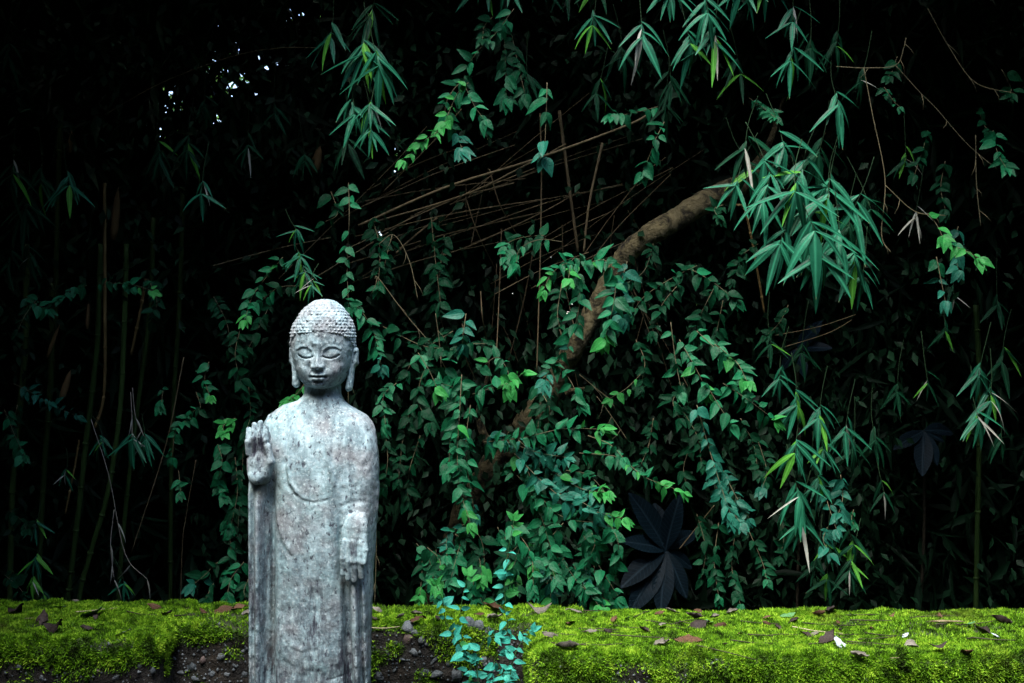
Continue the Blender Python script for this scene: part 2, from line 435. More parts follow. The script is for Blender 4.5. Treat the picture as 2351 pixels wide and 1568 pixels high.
# ------------------------------------------------------------------ mossy wall
WALL_TOP = 0.44
wall = tag(empty('mossy_wall', (0, 3.5, 0)), 'low concrete garden wall with pebbly faces under a thick coat of green moss', 'wall')
BLOCKS = [  # x0, x1, y0, y1, top, round
    (-3.2, -1.081, 3.335, 3.83, 0.440, 0.035),
    (-1.20, 0.25, 3.515, 3.80, 0.437, 0.030),
    (0.060, 3.4, 3.175, 3.72, 0.440, 0.040)]
surf = []       # per block: verts, normals, moss
def wall_block(k, x0, x1, y0, y1, top, rd):
    h = 0.0125
    lo = (x0-0.05, y0-0.05, -0.56); hi = (x1+0.05, y1+0.05, top+0.06)
    X, Y, Z = grid(lo, hi, h)
    cx, cy, cz = (x0+x1)/2, (y0+y1)/2, top/2-0.5
    qx = np.abs(X-cx)-(x1-x0)/2+rd; qy = np.abs(Y-cy)-(y1-y0)/2+rd; qz = np.abs(Z-cz)-(top-cz)+rd
    d = np.sqrt(np.maximum(qx, 0)**2+np.maximum(qy, 0)**2+np.maximum(qz, 0)**2)+np.minimum(np.maximum(np.maximum(qx, qy), qz), 0)-rd
    d += fbm(X*6+k*9, Y*6, Z*6, 4)*0.045+fbm(X*28, Y*28, Z*28+k, 2)*0.020+fbm(X*60, Y*60, Z*60+k, 1)*0.006
    V, Q = surface_nets(d.astype(np.float32), lo, h)
    me = mesh_np('block', V, Q, True)
    nr = np.zeros(len(V)*3, np.float32); me.vertex_normals.foreach_get('vector', nr); nr = nr.reshape(-1, 3)
    mn = fbm(V[:, 0]*5+3, V[:, 1]*5, V[:, 2]*5, 3)
    depth_below = top-V[:, 2]
    face = np.clip(1.0-depth_below/(0.075, 0.06, 0.14)[k]+mn*2.6+(-0.1, -0.2, 0.15)[k], 0, 1)
    upf = np.clip((nr[:, 2]-0.35)*3.0, 0, 1)
    # thin worn spots on top show bare ground
    worn = np.clip((fbm(V[:, 0]*4+11, V[:, 1]*9, V[:, 2]*0, 3)+(-0.10 if k != 1 else 0.03))*7, 0, 1)
    moss = np.maximum(upf*(1-0.8*worn), face*(1-upf)*np.clip(mn*6+0.9, 0, 1))
    pat = fbm(V[:, 0]*11+5, V[:, 1]*11, V[:, 2]*11, 3)
    moss = np.maximum(moss, np.clip(pat*9-(0.9, 0.35, 0.2)[k], 0, 1)*(0.5, 0.6, 0.9)[k]*(1-upf))
    at = me.attributes.new('moss', 'FLOAT', 'POINT'); at.data.foreach_set('value', moss.astype(np.float32))
    me.transform(Matrix.Translation((0, -3.5, 0)))
    o = obj('block', me, M['wall'], wall)
    surf.append((V, Q, nr, moss, o))
    return o
for k, bl in enumerate(BLOCKS): wall_block(k, *bl)

def moss_on(k, per_m2):
    V, Q, nr, ms, o = surf[k]
    T = np.concatenate([Q[:, [0, 1, 2]], Q[:, [0, 2, 3]]])
    a, b_, c = V[T[:, 0]], V[T[:, 1]], V[T[:, 2]]
    area = np.linalg.norm(np.cross(b_-a, c-a), axis=1)/2
    wgt = area*np.clip(ms[T].mean(1), 0, 1)
    ctr = (a+b_+c)/3
    vis = (np.abs(ctr[:, 0]) < 1.95) & (ctr[:, 2] > 0.15)
    wgt = wgt*vis
    n = int(wgt.sum()*per_m2)
    pick = rng.choice(len(T), n, p=wgt/wgt.sum())
    r1, r2 = rng.random(n), rng.random(n); fl = r1+r2 > 1; r1[fl] = 1-r1[fl]; r2[fl] = 1-r2[fl]
    p = a[pick]+(b_[pick]-a[pick])*r1[:, None]+(c[pick]-a[pick])*r2[:, None]
    nn = nr[T[pick]].mean(1)
    d = nn*0.75+unit_rand(n)*0.75+np.array([0, -0.05, 0.12])
    L = rng.uniform(0.008, 0.017, n)*(0.75+0.6*(fbm(p[:, 0]*30, p[:, 1]*30, p[:, 2]*30, 2)+0.5))
    d /= np.linalg.norm(d, axis=1, keepdims=True)
    cen = p+d*L[:, None]*0.42+nn*0.001
    nm = unit_rand(n)
    mo = leaf_mass('moss', cen-np.array([0, 3.5, 0]), d, nm, L, rng.uniform(0.0025, 0.005, n), M['moss'], tint=np.clip(rng.random(n)*0.7+2.2*fbm(p[:, 0]*55, p[:, 1]*55, p[:, 2]*55, 2)+0.15, 0, 1), parent=o, fold=0.3)
    mo['kind'] = 'stuff'
moss_on(0, 150000); moss_on(1, 120000); moss_on(2, 150000)

# pebbles set in the faces
def pebble_mesh(seed):
    r = np.random.default_rng(seed)
    import bmesh
    bm = bmesh.new(); bmesh.ops.create_icosphere(bm, subdivisions=2, radius=1)
    ph = r.random(6)*6
    for v in bm.verts:
        c = v.co
        v.co = c*(1+0.16*math.sin(3*c.x+ph[0])+0.13*math.sin(4*c.y+ph[1])+0.12*math.sin(5*c.z+ph[2])+0.05*r.random())
    me = bpy.data.meshes.new('pebble'); bm.to_mesh(me); bm.free()
    me.polygons.foreach_set('use_smooth', np.ones(len(me.polygons), bool))
    me.materials.append(M['pebble']); return me
PEB = [pebble_mesh(i) for i in range(4)]
def face_y(k, x, z):
    V = surf[k][0]
    d = (V[:, 0]-x)**2+(V[:, 2]-z)**2
    near = V[d < 0.02**2]
    return near[:, 1].min() if len(near) else BLOCKS[k][2]
def pebble(k, px, py, sz, warm=False):
    for it in range(2):
        Y = BLOCKS[k][2] if it == 0 else yf
        p = P(px, py, Y); yf = face_y(k, p.x, p.z)
    s = sz*1.2*yf/FPX/2
    mw = Matrix.Translation((p.x, yf+s*0.52, p.z)) @ Matrix.Rotation(random.uniform(0, 6), 4, 'Y') @ Matrix.Diagonal((s*random.uniform(0.85, 1.3), s*0.7, s*random.uniform(0.55, 0.95), 1))
    o = obj('pebble', random.choice(PEB), None, surf[k][4])
    o.matrix_basis = Matrix.Translation((0, -3.5, 0)) @ mw
    set_mat(o, M['pebble_warm'] if warm else M['pebble'])
for (px, py, sz, wm) in [(938, 1470, 24, 1), (969, 1468, 26, 0), (955, 1455, 22, 0), (934, 1444, 34, 0), (953, 1500, 22, 0), (980, 1480, 11, 0), (908, 1478, 12, 0), (900, 1484, 10, 0),
        (995, 1518, 16, 0), (975, 1545, 24, 0), (1000, 1550, 28, 0), (1048, 1548, 34, 0), (1032, 1462, 26, 0), (1040, 1450, 20, 0), (1078, 1436, 30, 0), (1100, 1440, 26, 0), (1122, 1452, 20, 0),
        (1085, 1495, 15, 0), (1095, 1488, 13, 0), (1110, 1520, 18, 0), (870, 1555, 28, 0), (925, 1515, 13, 0), (905, 1540, 12, 0), (1120, 1490, 14, 0), (1030, 1525, 13, 0), (890, 1500, 11, 0),
        (437, 1530, 34, 0), (466, 1514, 24, 1), (505, 1510, 22, 0), (400, 1512, 9, 0), (470, 1497, 9, 0), (485, 1548, 16, 0), (450, 1560, 26, 0), (540, 1530, 14, 0), (415, 1545, 11, 0), (392, 1530, 10, 0), (560, 1495, 11, 0), (560, 1550, 16, 0), (520, 1550, 12, 0)]:
    pebble(1, px, py, sz, bool(wm))
for (px, py, sz, wm) in [(40, 1531, 14, 0), (267, 1555, 20, 0), (318, 1529, 10, 0), (12, 1545, 9, 0), (150, 1545, 11, 0), (225, 1540, 9, 1), (350, 1540, 12, 0), (95, 1558, 10, 0)]:
    pebble(0, px, py, sz, bool(wm))
for (px, py, sz, wm) in [(1324, 1528, 20, 0), (1256, 1548, 12, 1), (1603, 1544, 12, 0), (1619, 1536, 11, 0), (1956, 1544, 10, 0), (1287, 1530, 8, 0), (1420, 1548, 9, 0), (1265, 1565, 14, 0), (1760, 1552, 9, 0), (1990, 1560, 11, 0), (2210, 1556, 10, 0), (1890, 1562, 9, 0)]:
    pebble(2, px, py, sz, bool(wm))

# fine grit in the broken faces
for k, n in ((0, 500), (1, 1500), (2, 500)):
    V, Q, nr, ms, o = surf[k]
    ok = np.nonzero((np.abs(V[:, 0]) < 1.9) & (V[:, 2] > 0.1) & (nr[:, 1] < -0.4) & (ms < 0.5))[0]
    ok = ok[rng.integers(0, len(ok), n)]
    p = V[ok]-np.array([0, 3.5, 0]); sz = rng.uniform(0.0025, 0.0085, n)[:, None]*rng.uniform(0.5, 1, n)[:, None]
    oct_ = np.array([(1, 0, 0), (-1, 0, 0), (0, 1, 0), (0, -1, 0), (0, 0, 1), (0, 0, -1)], float)
    VV = (p[:, None, :]+oct_[None]*sz[:, None, :]*rng.uniform(0.6, 1.2, (n, 6, 1))).reshape(-1, 3)
    tri = np.array([(0, 2, 4), (2, 1, 4), (1, 3, 4), (3, 0, 4), (2, 0, 5), (1, 2, 5), (3, 1, 5), (0, 3, 5)])
    g_ = obj('grit', mesh_np('grit', VV, (np.arange(n)[:, None, None]*6+tri[None]).reshape(-1, 3), True), M['pebble'], o); g_['kind'] = 'stuff'

# ------------------------------------------------------------------ statue
SY = 2.98; SC = SY/FPX; SX0 = (733-1175.5)*SC
def lx(px): return (px-733)*SC
def lz(py): return CAM_Z-(py-784)*SC
statue = tag(empty('stone_statue', (SX0, SY, 0)), 'weathered pale stone statue of a robed standing figure with one palm raised, eyes closed', 'statue')
STONE = M['stone']
def finish(name, V, Q, parent, stain_shade=None, algae=None):
    me = mesh_np(name, V, Q, True)
    for nm, fn in (('stain_shade', stain_shade), ('algae', algae)):
        at = me.attributes.new(nm, 'FLOAT', 'POINT')
        vals = fn(V) if fn else np.zeros(len(V))
        at.data.foreach_set('value', np.clip(vals, 0, 1).astype(np.float32))
    return obj(name, me, STONE, parent)
def blob(V, px, py, sx, sy):
    return np.exp(-(((V[:, 0]-lx(px))/(sx*SC))**2+((V[:, 2]-lz(py))/(sy*SC))**2))

# body: lofted profile with carved relief
def sculpt_body():
    h = 0.0036
    lo = (-0.205, -0.15, 0.10); hi = (0.185, 0.15, 1.26)
    X, Y, Z = grid(lo, hi, h)
    z1 = Z[0, 0, :]
    pyv = 784+(CAM_Z-z1)/SC
    L = np.interp(pyv, [900, 912, 920, 929, 940, 953, 975, 1000, 1030, 1060, 1150, 1250, 1400, 1568, 1900], [700, 694, 682, 650, 634, 620, 606, 596, 588, 584, 582, 584, 588, 592, 598])
    R = np.interp(pyv, [900, 912, 921, 931, 941, 953, 968, 994, 1024, 1080, 1130, 1180, 1300, 1400, 1568, 1900], [780, 784, 789, 803, 820, 842, 856, 863, 867, 869, 869, 866, 857, 852, 846, 838])
    Dp = np.interp(pyv, [900, 920, 935, 960, 1010, 1100, 1250, 1400, 1568, 1900], [0.045, 0.05, 0.060, 0.078, 0.096, 0.104, 0.106, 0.103, 0.104, 0.106])
    ker = np.hanning(17); ker /= ker.sum()
    sm = lambda a: np.convolve(np.pad(a, 8, mode='edge'), ker, 'valid')
    keep_neck = pyv < 960
    Dp = sm(sm(Dp)); L = np.where(keep_neck, L, sm(L)); R = np.where(keep_neck, R, sm(R))
    xc = lx((L+R)/2); hw = (R-L)/2*SC
    n = 2.7
    f = ((np.abs(X-xc)/hw)**n+(np.abs(Y)/Dp)**n)**(1/n)-1
    f = f*np.minimum(hw, Dp)*0.9
    f = np.maximum(f, Z-lz(915))
    neck = np.hypot((X-lx(740))/1.0, (Y-0.008)/1.05)-(0.0495+0.010*np.clip((lz(912)-Z)/0.03, 0, 1.2)**2)
    neck = np.maximum(neck, Z-1.25)
    f = smin(f, neck, 0.022)
    # relief on a front grid
    X2, Z2 = X[:, 0, :], Z[:, 0, :]
    px = 733+X2/SC; py = 784+(CAM_Z-Z2)/SC
    R2 = np.zeros_like(X2)
    def line(pts, amp, sig):
        return amp*np.exp(-(polydist(px, py, pts)/sig)**2)
    g = lambda a, b, s: 1/(1+np.exp(-(a-b)/s))
    # torso swells between the sleeves
    tor = np.exp(-((px-728)/70)**4)*g(py, 1000, 30)
    R2 += 0.012*tor
    # lapels and neckline
    R2 += line([(684, 945), (677, 1000), (672, 1060), (678, 1098), (696, 1122)], -0.0042, 3.2)
    R2 += line([(689, 950), (683, 1000), (679, 1060), (686, 1096), (700, 1116)], 0.0035, 4.5)
    R2 += line([(694, 1120), (715, 1135), (742, 1140), (768, 1133)], -0.0022, 2.2)
    R2 += line([(694, 1114), (715, 1129), (742, 1134), (772, 1126)], 0.0010, 4)
    R2 += line([(775, 940), (769, 990), (770, 1050), (784, 1100)], 0.0035, 5)
    R2 += line([(782, 940), (777, 990), (778, 1050), (790, 1098)], -0.0025, 4)
    R2 += line([(655, 965), (650, 1040), (648, 1140), (660, 1195), (672, 1225), (690, 1250)], 0.0020, 4)
    R2 += line([(650, 1040), (640, 1140), (653, 1200), (666, 1232), (686, 1258)], -0.0020, 4)
    # hollow under the raised hand, sleeve hanging from it
    R2 += 0.024*np.exp(-((px-608)/23)**4)*g(py, 1088, 10)
    R2 -= 0.016*np.exp(-((px-643)/8)**2)*g(py, 1085, 14)*(1-0.25*g(py, 1450, 40))
    R2 -= 0.010*np.exp(-((px-628)/6)**2)*g(py, 1130, 20)
    R2 += 0.008*np.exp(-((px-613)/6)**2)*g(py, 1110, 14)
    R2 -= 0.007*np.exp(-((px-602)/4)**2)*g(py, 1120, 14)
    R2 += 0.006*np.exp(-((px-592)/6)**2)*g(py, 1100, 14)
    R2 += 0.010*np.exp(-((px-832)/26)**4)*g(py, 1150, 12)
    # sleeve of the lowered arm
    sl = np.interp(py, [1290, 1400, 1568], [804, 808, 812])
    R2 -= 0.020*np.exp(-((px-sl)/9)**4)*g(py, 1300, 14)
    R2 += 0.010*np.exp(-((px-sl-20)/6)**2)*g(py, 1310, 10)
    R2 -= 0.008*np.exp(-((px-sl-30)/4)**2)*g(py, 1330, 10)
    R2 += 0.006*np.exp(-((px-sl-38)/5)**2)*g(py, 1320, 10)
    R2 -= 0.010*np.exp(-((px-793)/5)**2)*g(py, 1185, 15)*(1-g(py, 1320, 12))
    # cuff and arm
    R2 += 0.008*np.exp(-(((px-838)/30)**2+((py-1090)/75)**2))
    R2 += line([(800, 1190), (812, 1174), (830, 1168), (850, 1174)], 0.004, 5)
    R2 += line([(796, 1150), (820, 1140), (848, 1142)], -0.002, 5)
    # swags low on the robe and the hem edge
    R2 += line([(668, 1435), (684, 1458), (712, 1470), (742, 1466), (756, 1452)], -0.0008, 3)
    R2 += line([(668, 1428), (684, 1450), (712, 1462), (742, 1458), (756, 1446)], 0.0009, 5)
    hem = np.interp(px, [600, 632, 655, 690, 720, 760, 800, 860], [1440, 1450, 1472, 1496, 1506, 1509, 1504, 1490])
    tz = np.exp(-((px-722)/78)**6)
    R2 += 0.005*(1-g(py, hem, 5.0))*tz*g(py, hem-90, 30)
    R2 += line([(735, 1330), (738, 1400), (737, 1440)], -0.0018, 3)
    R2 += line([(768, 1505), (762, 1530), (768, 1570)], -0.002, 2.0)
    R2 += line([(768, 1533), (785, 1530), (802, 1526)], -0.003, 1.8)
    R2 += fbm(X2*35, X2*0, Z2*9, 3)*0.006+fbm(X2*120, X2*0, Z2*90, 2)*0.0022
    front = np.clip(-Y/0.04+0.25, 0, 1)
    f = f-R2[:, None, :]*front
    f += fbm(X*45, Y*45, Z*45, 2)*0.003
    # feet peeping out over the plinth
    for s in (-1, 1):
        f = smin(f, ellipsoid(X, Y, Z, (s*0.06, -0.09, 0.155), (0.04, 0.06, 0.035)), 0.015)
    f = smax(f, 0.13-Z, 0.01)
    V, Q = surface_nets(f.astype(np.float32), lo, h)
    def stain_shade(V):
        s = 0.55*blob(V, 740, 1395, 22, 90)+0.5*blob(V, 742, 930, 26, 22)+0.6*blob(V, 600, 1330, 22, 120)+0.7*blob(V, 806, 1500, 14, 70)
        s += 0.45*blob(V, 640, 1500, 20, 90)+0.6*blob(V, 636, 1240, 10, 90)+0.4*np.clip((0.52-V[:, 2])/0.2, 0, 1)+0.45*np.clip((0.95-V[:, 2])/0.5, 0, 1)  # wider height ramp puts shade into the colour, dimming the lower body
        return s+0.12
    def algae(V):
        return 0.75*blob(V, 618, 1112, 24, 16)+0.55*blob(V, 740, 903, 42, 12)+0.45*blob(V, 655, 1110, 20, 60)+0.35*blob(V, 640, 1400, 12, 120)+0.4*blob(V, 812, 1325, 20, 14)
    return finish('robed_body', V, Q, statue, stain_shade, algae)
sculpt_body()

def hand_mesh(name, build, lo, hi, h, stain_shade, algae=None):
    X, Y, Z = grid(lo, hi, h)
    f = build(X, Y, Z)
    f += fbm(X*70, Y*70, Z*70, 2)*0.003
    V, Q = surface_nets(f.astype(np.float32), lo, h)
    return finish(name, V, Q, statue, stain_shade, algae)
def cap_px(X, Y, Z, a, b, ra, rb):       # (px, py, y) end points, radii in px
    return capsule(X, Y, Z, (lx(a[0]), a[2], lz(a[1])), (lx(b[0]), b[2], lz(b[1])), ra*SC, rb*SC)
def raised(X, Y, Z):
    y0 = -0.119
    f = ellipsoid(X, Y, Z, (lx(616), y0+0.014, lz(1056)), (28*SC, 0.026, 44*SC))
    f = smin(f, cap_px(X, Y, Z, (616, 1075, y0+0.022), (617, 1100, y0+0.060), 23, 20), 0.012)
    f = smin(f, ellipsoid(X, Y, Z, (lx(612), y0-0.004, lz(1084)), (15*SC, 0.016, 15*SC)), 0.012)
    for (xa, ya, xb, yb, r) in ((595, 1030, 594.5, 978, 7.0), (607, 1025, 607, 968, 7.6), (620, 1025, 620, 964, 7.8), (632.5, 1028, 632.5, 974, 7.4)):
        fg = smin(cap_px(X, Y, Z, (xa, ya, y0+0.004), ((xa+xb)/2, (ya+yb)/2, y0-0.003), r*1.05, r), cap_px(X, Y, Z, ((xa+xb)/2, (ya+yb)/2, y0-0.003), (xb, yb, y0+0.005), r, r*0.82), 0.003)
        f = smin(f, fg, 0.0018)
    th = smin(cap_px(X, Y, Z, (632, 1078, y0+0.004), (644, 1048, y0-0.006), 11, 9.5), cap_px(X, Y, Z, (644, 1048, y0-0.006), (640, 1014, y0-0.008), 9, 6.5), 0.006)
    f = smin(f, th, 0.004)
    # slab of stone tying the hand to the robe
    back = ellipsoid(X, Y, Z, (lx(620), y0+0.064, lz(1040)), (24*SC, 0.05, 62*SC))
    return smin(f, back, 0.008)
hand_mesh('raised_hand', raised, (lx(572), -0.175, lz(1130)), (lx(668), -0.02, lz(945)), 0.0021,
          lambda V: 1.0*blob(V, 622, 1000, 20, 34)+0.7*blob(V, 612, 1040, 14, 30)+0.15, lambda V: 0.9*blob(V, 615, 1106, 30, 14))
def lowered(X, Y, Z):
    y0 = -0.119
    f = ellipsoid(X, Y, Z, (lx(827), y0+0.018, lz(1216)), (30*SC, 0.022, 48*SC))
    f = smin(f, cap_px(X, Y, Z, (829, 1190, y0+0.03), (833, 1165, y0+0.06), 24, 24), 0.015)
    for (xa, ya, xb, yb, r) in ((806, 1225, 802.5, 1296, 6.8), (817, 1226, 814, 1307, 7.2), (828.5, 1226, 827, 1311, 7.4), (841, 1228, 842, 1304, 7.1)):
        fg = smin(cap_px(X, Y, Z, (xa, ya, y0+0.002), ((xa+xb)/2, (ya+yb)/2, y0-0.003), r*1.08, r), cap_px(X, Y, Z, ((xa+xb)/2, (ya+yb)/2, y0-0.003), (xb, yb, y0+0.006), r, r*0.84), 0.003)
        f = smin(f, fg, 0.0018)
    th = smin(cap_px(X, Y, Z, (846, 1215, y0+0.01), (851, 1245, y0+0.002), 9, 7.5), cap_px(X, Y, Z, (851, 1245, y0+0.002), (849, 1271, y0-0.006), 7.2, 5.8), 0.004)
    f = smin(f, th, 0.003)
    back = ellipsoid(X, Y, Z, (lx(827), y0+0.064, lz(1230)), (27*SC, 0.045, 66*SC))
    return smin(f, back, 0.006)
hand_mesh('lowered_hand', lowered, (lx(784), -0.175, lz(1330)), (lx(870), -0.03, lz(1135)), 0.0021,
          lambda V: 1.0*blob(V, 822, 1255, 16, 34)+0.15)

# head
HC = lx(742.5)
def zz(y): return 1.4974-0.0003505*y          # from the head study's own rows
def head_profile(X, Y, Z, grow=0.0):
    z1 = Z[0, 0, :]
    rows = (1.4974-z1)/0.0003505
    Wd = np.interp(rows, [88, 94, 104, 120, 150, 200, 250, 300, 350, 430, 500, 560, 620, 683, 720, 750, 770, 785, 800], [2, 14, 24, 33, 46, 61, 71, 79, 82.5, 85, 84.5, 80, 74.5, 66, 58, 47, 34, 20, 5])*1e-3
    Df = np.interp(rows, [88, 94, 104, 120, 150, 200, 250, 300, 350, 430, 500, 560, 620, 683, 720, 750, 770, 785, 800], [2, 15, 26, 37, 52, 69, 80, 87, 91, 92, 90, 91, 90, 88, 85, 79, 66, 44, 10])*1e-3
    Db = np.interp(rows, [88, 94, 104, 120, 150, 200, 250, 300, 350, 430, 500, 620, 720, 770, 800], [2, 14, 25, 36, 52, 70, 82, 90, 95, 98, 96, 84, 70, 55, 20])*1e-3
    ker = np.hanning(9); ker /= ker.sum()
    mid_ = (rows > 125) & (rows < 740)
    sm = lambda a: np.where(mid_, np.convolve(np.pad(a, 4, mode='edge'), ker, 'valid'), a)
    Wd, Df, Db = sm(Wd), sm(Df), sm(Db)
    shift = np.interp(rows, [88, 200, 350, 800], [0.0035, 0.0025, 0, 0])
    D = np.where(Y < 0, Df, Db)
    n = 2.25
    q = ((np.abs(X-HC-shift)/(Wd+grow))**n+(np.abs(Y)/(D+grow))**n)**(1/n)
    return (q-1)*np.minimum(Wd, Df)*0.95
def sculpt_head():
    h = 0.0018
    lo = (HC-0.108, -0.125, 1.20); hi = (HC+0.108, 0.112, 1.478)
    X, Y, Z = grid(lo, hi, h)
    f = head_profile(X, Y, Z)
    X2, Z2 = X[:, 0, :], Z[:, 0, :]
    u = (X2-HC)/0.0003505+613; v = (1.4974-Z2)/0.0003505        # rows and columns of the head study
    R2 = np.zeros_like(X2)
    G = lambda cu, cv, su, sv: np.exp(-(((u-cu)/su)**2+((v-cv)/sv)**2))
    def line(pts, amp, sig): return amp*np.exp(-(polydist(u, v, pts)/sig)**2)
    for s in (-1, 1):
        e = 613+s*98
        R2 -= 0.0068*G(613+s*66, 508, 60, 40)                     # sockets
        R2 += 0.0058*G(e, 508, 56, 34)                            # lids
        R2 += line([(613+s*152, 522), (613+s*130, 538), (613+s*95, 547), (613+s*62, 543), (613+s*40, 534)], -0.0085, 5.0)
        R2 += line([(613+s*145, 540), (613+s*95, 562), (613+s*50, 556)], 0.0006, 10)
        R2 += line([(613+s*165, 476), (613+s*125, 456), (613+s*80, 459), (613+s*45, 482), (613+s*27, 520)], 0.0022, 11)   # brow
        R2 += line([(613+s*160, 490), (613+s*125, 474), (613+s*80, 477), (613+s*53, 500)], -0.0010, 8)
        R2 += 0.0050*G(613+s*34, 612, 17, 16)                     # nostril wings
        R2 -= 0.0045*G(613+s*62, 615, 16, 30)
        R2 -= 0.0030*G(613+s*60, 690, 13, 16)                     # mouth corners
        R2 += 0.0035*G(613+s*112, 640, 60, 50)                    # cheeks
        R2 -= 0.0025*G(613+s*22, 636, 10, 6)
    prot = np.interp(v, [455, 500, 560, 605, 622, 640], [0.003, 0.0055, 0.009, 0.013, 0.0115, 0.0])
    wid = np.interp(v, [455, 540, 610, 640], [20, 17, 25, 26])
    R2 += prot*np.exp(-((u-613)/wid)**2)*np.where((v > 440), 1, np.exp(-((v-440)/15)**2))
    R2 += 0.0055*G(613, 672, 40, 9)+0.0065*G(613, 703, 34, 11)
    R2 += line([(558, 685), (590, 683), (613, 687), (636, 683), (668, 686)], -0.0058, 5)
    R2 += line([(585, 722), (613, 726), (641, 722)], -0.003, 8)
    R2 += 0.004*G(613, 752, 42, 18)
    R2 += fbm(X2*90, X2*0+3, Z2*60, 2)*0.0025
    front = np.clip(-Y/0.03, 0, 1)
    f = f-R2[:, None, :]*front
    f += fbm(X*60, Y*60, Z*60, 2)*0.0022
    f = smax(f, Z-zz(96), 0.006)
    V, Q = surface_nets(f.astype(np.float32), lo, h)
    bl = lambda V, cu, cv, su, sv: np.exp(-((((V[:, 0]-HC)/0.0003505+613-cu)/su)**2+(((1.4974-V[:, 2])/0.0003505-cv)/sv)**2))
    head = finish('head', V, Q, statue,
        lambda V: 0.75*bl(V, 613, 715, 105, 60)+0.6*bl(V, 575, 585, 50, 40)+0.35*bl(V, 720, 640, 80, 90)+0.5*bl(V, 640, 505, 40, 40)+0.45*bl(V, 470, 480, 40, 40)+0.08,
        lambda V: 0.65*bl(V, 613, 785, 150, 18))
    # hair cap: rows of worn curls over the same skull
    h = 0.0017
    X, Y, Z = grid((HC-0.112, -0.118, 1.22), (HC+0.112, 0.118, 1.484), h)
    ang = np.arctan2(X-HC, -Y)
    zh = np.interp(np.abs(ang), [0, 0.5, 0.85, 1.15, 1.35, 1.6, 2.0, 3.2], [zz(352), zz(358), zz(385), zz(430), zz(470), zz(520), zz(640), zz(690)])
    rr = np.sqrt((X-HC)**2+Y**2)
    row = np.floor(Z/0.0085)
    ncur = np.maximum(np.round(2*np.pi*np.clip(0.086*np.sqrt(np.clip((1.468-Z)/0.11, 0.02, 1)), 0.01, 1)/0.0095), 6)
    cu = ang*ncur/(2*np.pi)+0.5*(row % 2)
    curl = np.cos(2*np.pi*cu)*0.5+0.5
    cz = np.cos(2*np.pi*(Z/0.0085-0.5))*0.5+0.5
    f = head_profile(X, Y, Z, 0.0020)-0.0026*curl*cz*np.clip(0.9+2.4*fbm(X*30, Y*30, Z*30, 2), 0.1, 1.4)+fbm(X*110, Y*110, Z*110, 2)*0.007
    f = smax(f, zh-Z, 0.003)
    f = smax(f, Z-zz(93), 0.006)
    f = np.maximum(f, -(head_profile(X, Y, Z, -0.012)))
    V, Q = surface_nets(f.astype(np.float32), (HC-0.112, -0.118, 1.22), h)
    finish('hair', V, Q, head, lambda V: 0.12+0*V[:, 0])
    # ears with long lobes
    for s, top, bot, oz, ot in ((-1, 436, 776, 0.0838, 0.0765), (1, 452, 808, 0.0880, 0.0745)):
        lo = (HC+s*0.08-0.03, -0.05, 1.19); X, Y, Z = grid(lo, (lo[0]+0.06, 0.055, 1.37), 0.0019)
        a = (HC+s*(oz-0.004), 0.004, zz(top)-0.012); bb = (HC+s*(ot-0.004), -0.006, zz(bot)+0.010)
        Ys = (Y-0.0)/2.0
        f = capsule(X, Ys, Z, (a[0], a[1]/2, a[2]), (bb[0], bb[1]/2, bb[2]), 0.0082, 0.0098)
        bow = capsule(X, Ys, Z, (HC+s*(oz-0.002), 0.0, zz(top)-0.016), (HC+s*(oz-0.001), 0, zz(top)-0.045), 0.0088, 0.0088)
        f = smin(f, bow, 0.01)
        gro = capsule(X, Y*1.2, Z, (HC+s*(oz+0.001), -0.020, zz(top)-0.020), (HC+s*(ot+0.001), -0.024, zz(bot)+0.030), 0.0035, 0.003)
        f = smax(f, -gro, 0.002)+fbm(X*80, Y*80, Z*80, 2)*0.003
        V, Q = surface_nets(f.astype(np.float32), lo, 0.0019)
        finish('ear', V, Q, head, lambda V: 0.1+0*V[:, 0])
sculpt_head()
# plinth, out of the picture below
X, Y, Z = grid((-0.26, -0.23, -0.02), (0.26, 0.23, 0.17), 0.006)
q = np.sqrt(np.maximum(np.abs(X)-0.21, 0)**2+np.maximum(np.abs(Y)-0.18, 0)**2+np.maximum(np.abs(Z-0.06)-0.06, 0)**2)-0.02
V, Q = surface_nets((q+fbm(X*20, Y*20, Z*20, 3)*0.012).astype(np.float32), (-0.26, -0.23, -0.02), 0.006)
finish('plinth', V, Q, statue, lambda V: 0.4+0*V[:, 0])

# ------------------------------------------------------------------ leaf shapes (unit long, +Y along, +Z upper face)
def ovate_leaf(wid, bend, fold, wav, nseg=7, pointy=1.0, skew=0.0):
    V, F = [], []
    for i in range(nseg+1):
        t_ = i/nseg
        wdt = wid*math.sin(math.pi*min(1, t_**0.72))**(0.85)*(1-0.30*t_*pointy) if 0 < t_ < 1 else 0.004
        zc = -bend*t_*t_
        for s in (-1, -0.5, 0, 0.5, 1):
            x = s*wdt*0.5+skew*t_*(1-t_)
            z = zc+fold*abs(s)*wdt*0.5+wav*math.sin(t_*9+s*2)*abs(s)*0.5
            V.append((x, t_, z))
    for i in range(nseg):
        for k in range(4):
            a = i*5+k; F.append((a, a+1, a+6, a+5))
    me = bpy.data.meshes.new('leaf'); me.from_pydata(V, [], F)
    me.polygons.foreach_set('use_smooth', np.ones(len(F), bool)); me.materials.append(M['leaf']); me.update()
    return me
VINE_LEAF = [ovate_leaf(0.56, 0.10, 0.30, 0.03), ovate_leaf(0.62, 0.22, 0.20, 0.05), ovate_leaf(0.50, 0.30, 0.35, 0.03, skew=0.08), ovate_leaf(0.58, 0.05, 0.45, 0.04, skew=-0.08), ovate_leaf(0.66, 0.16, 0.12, 0.06)]
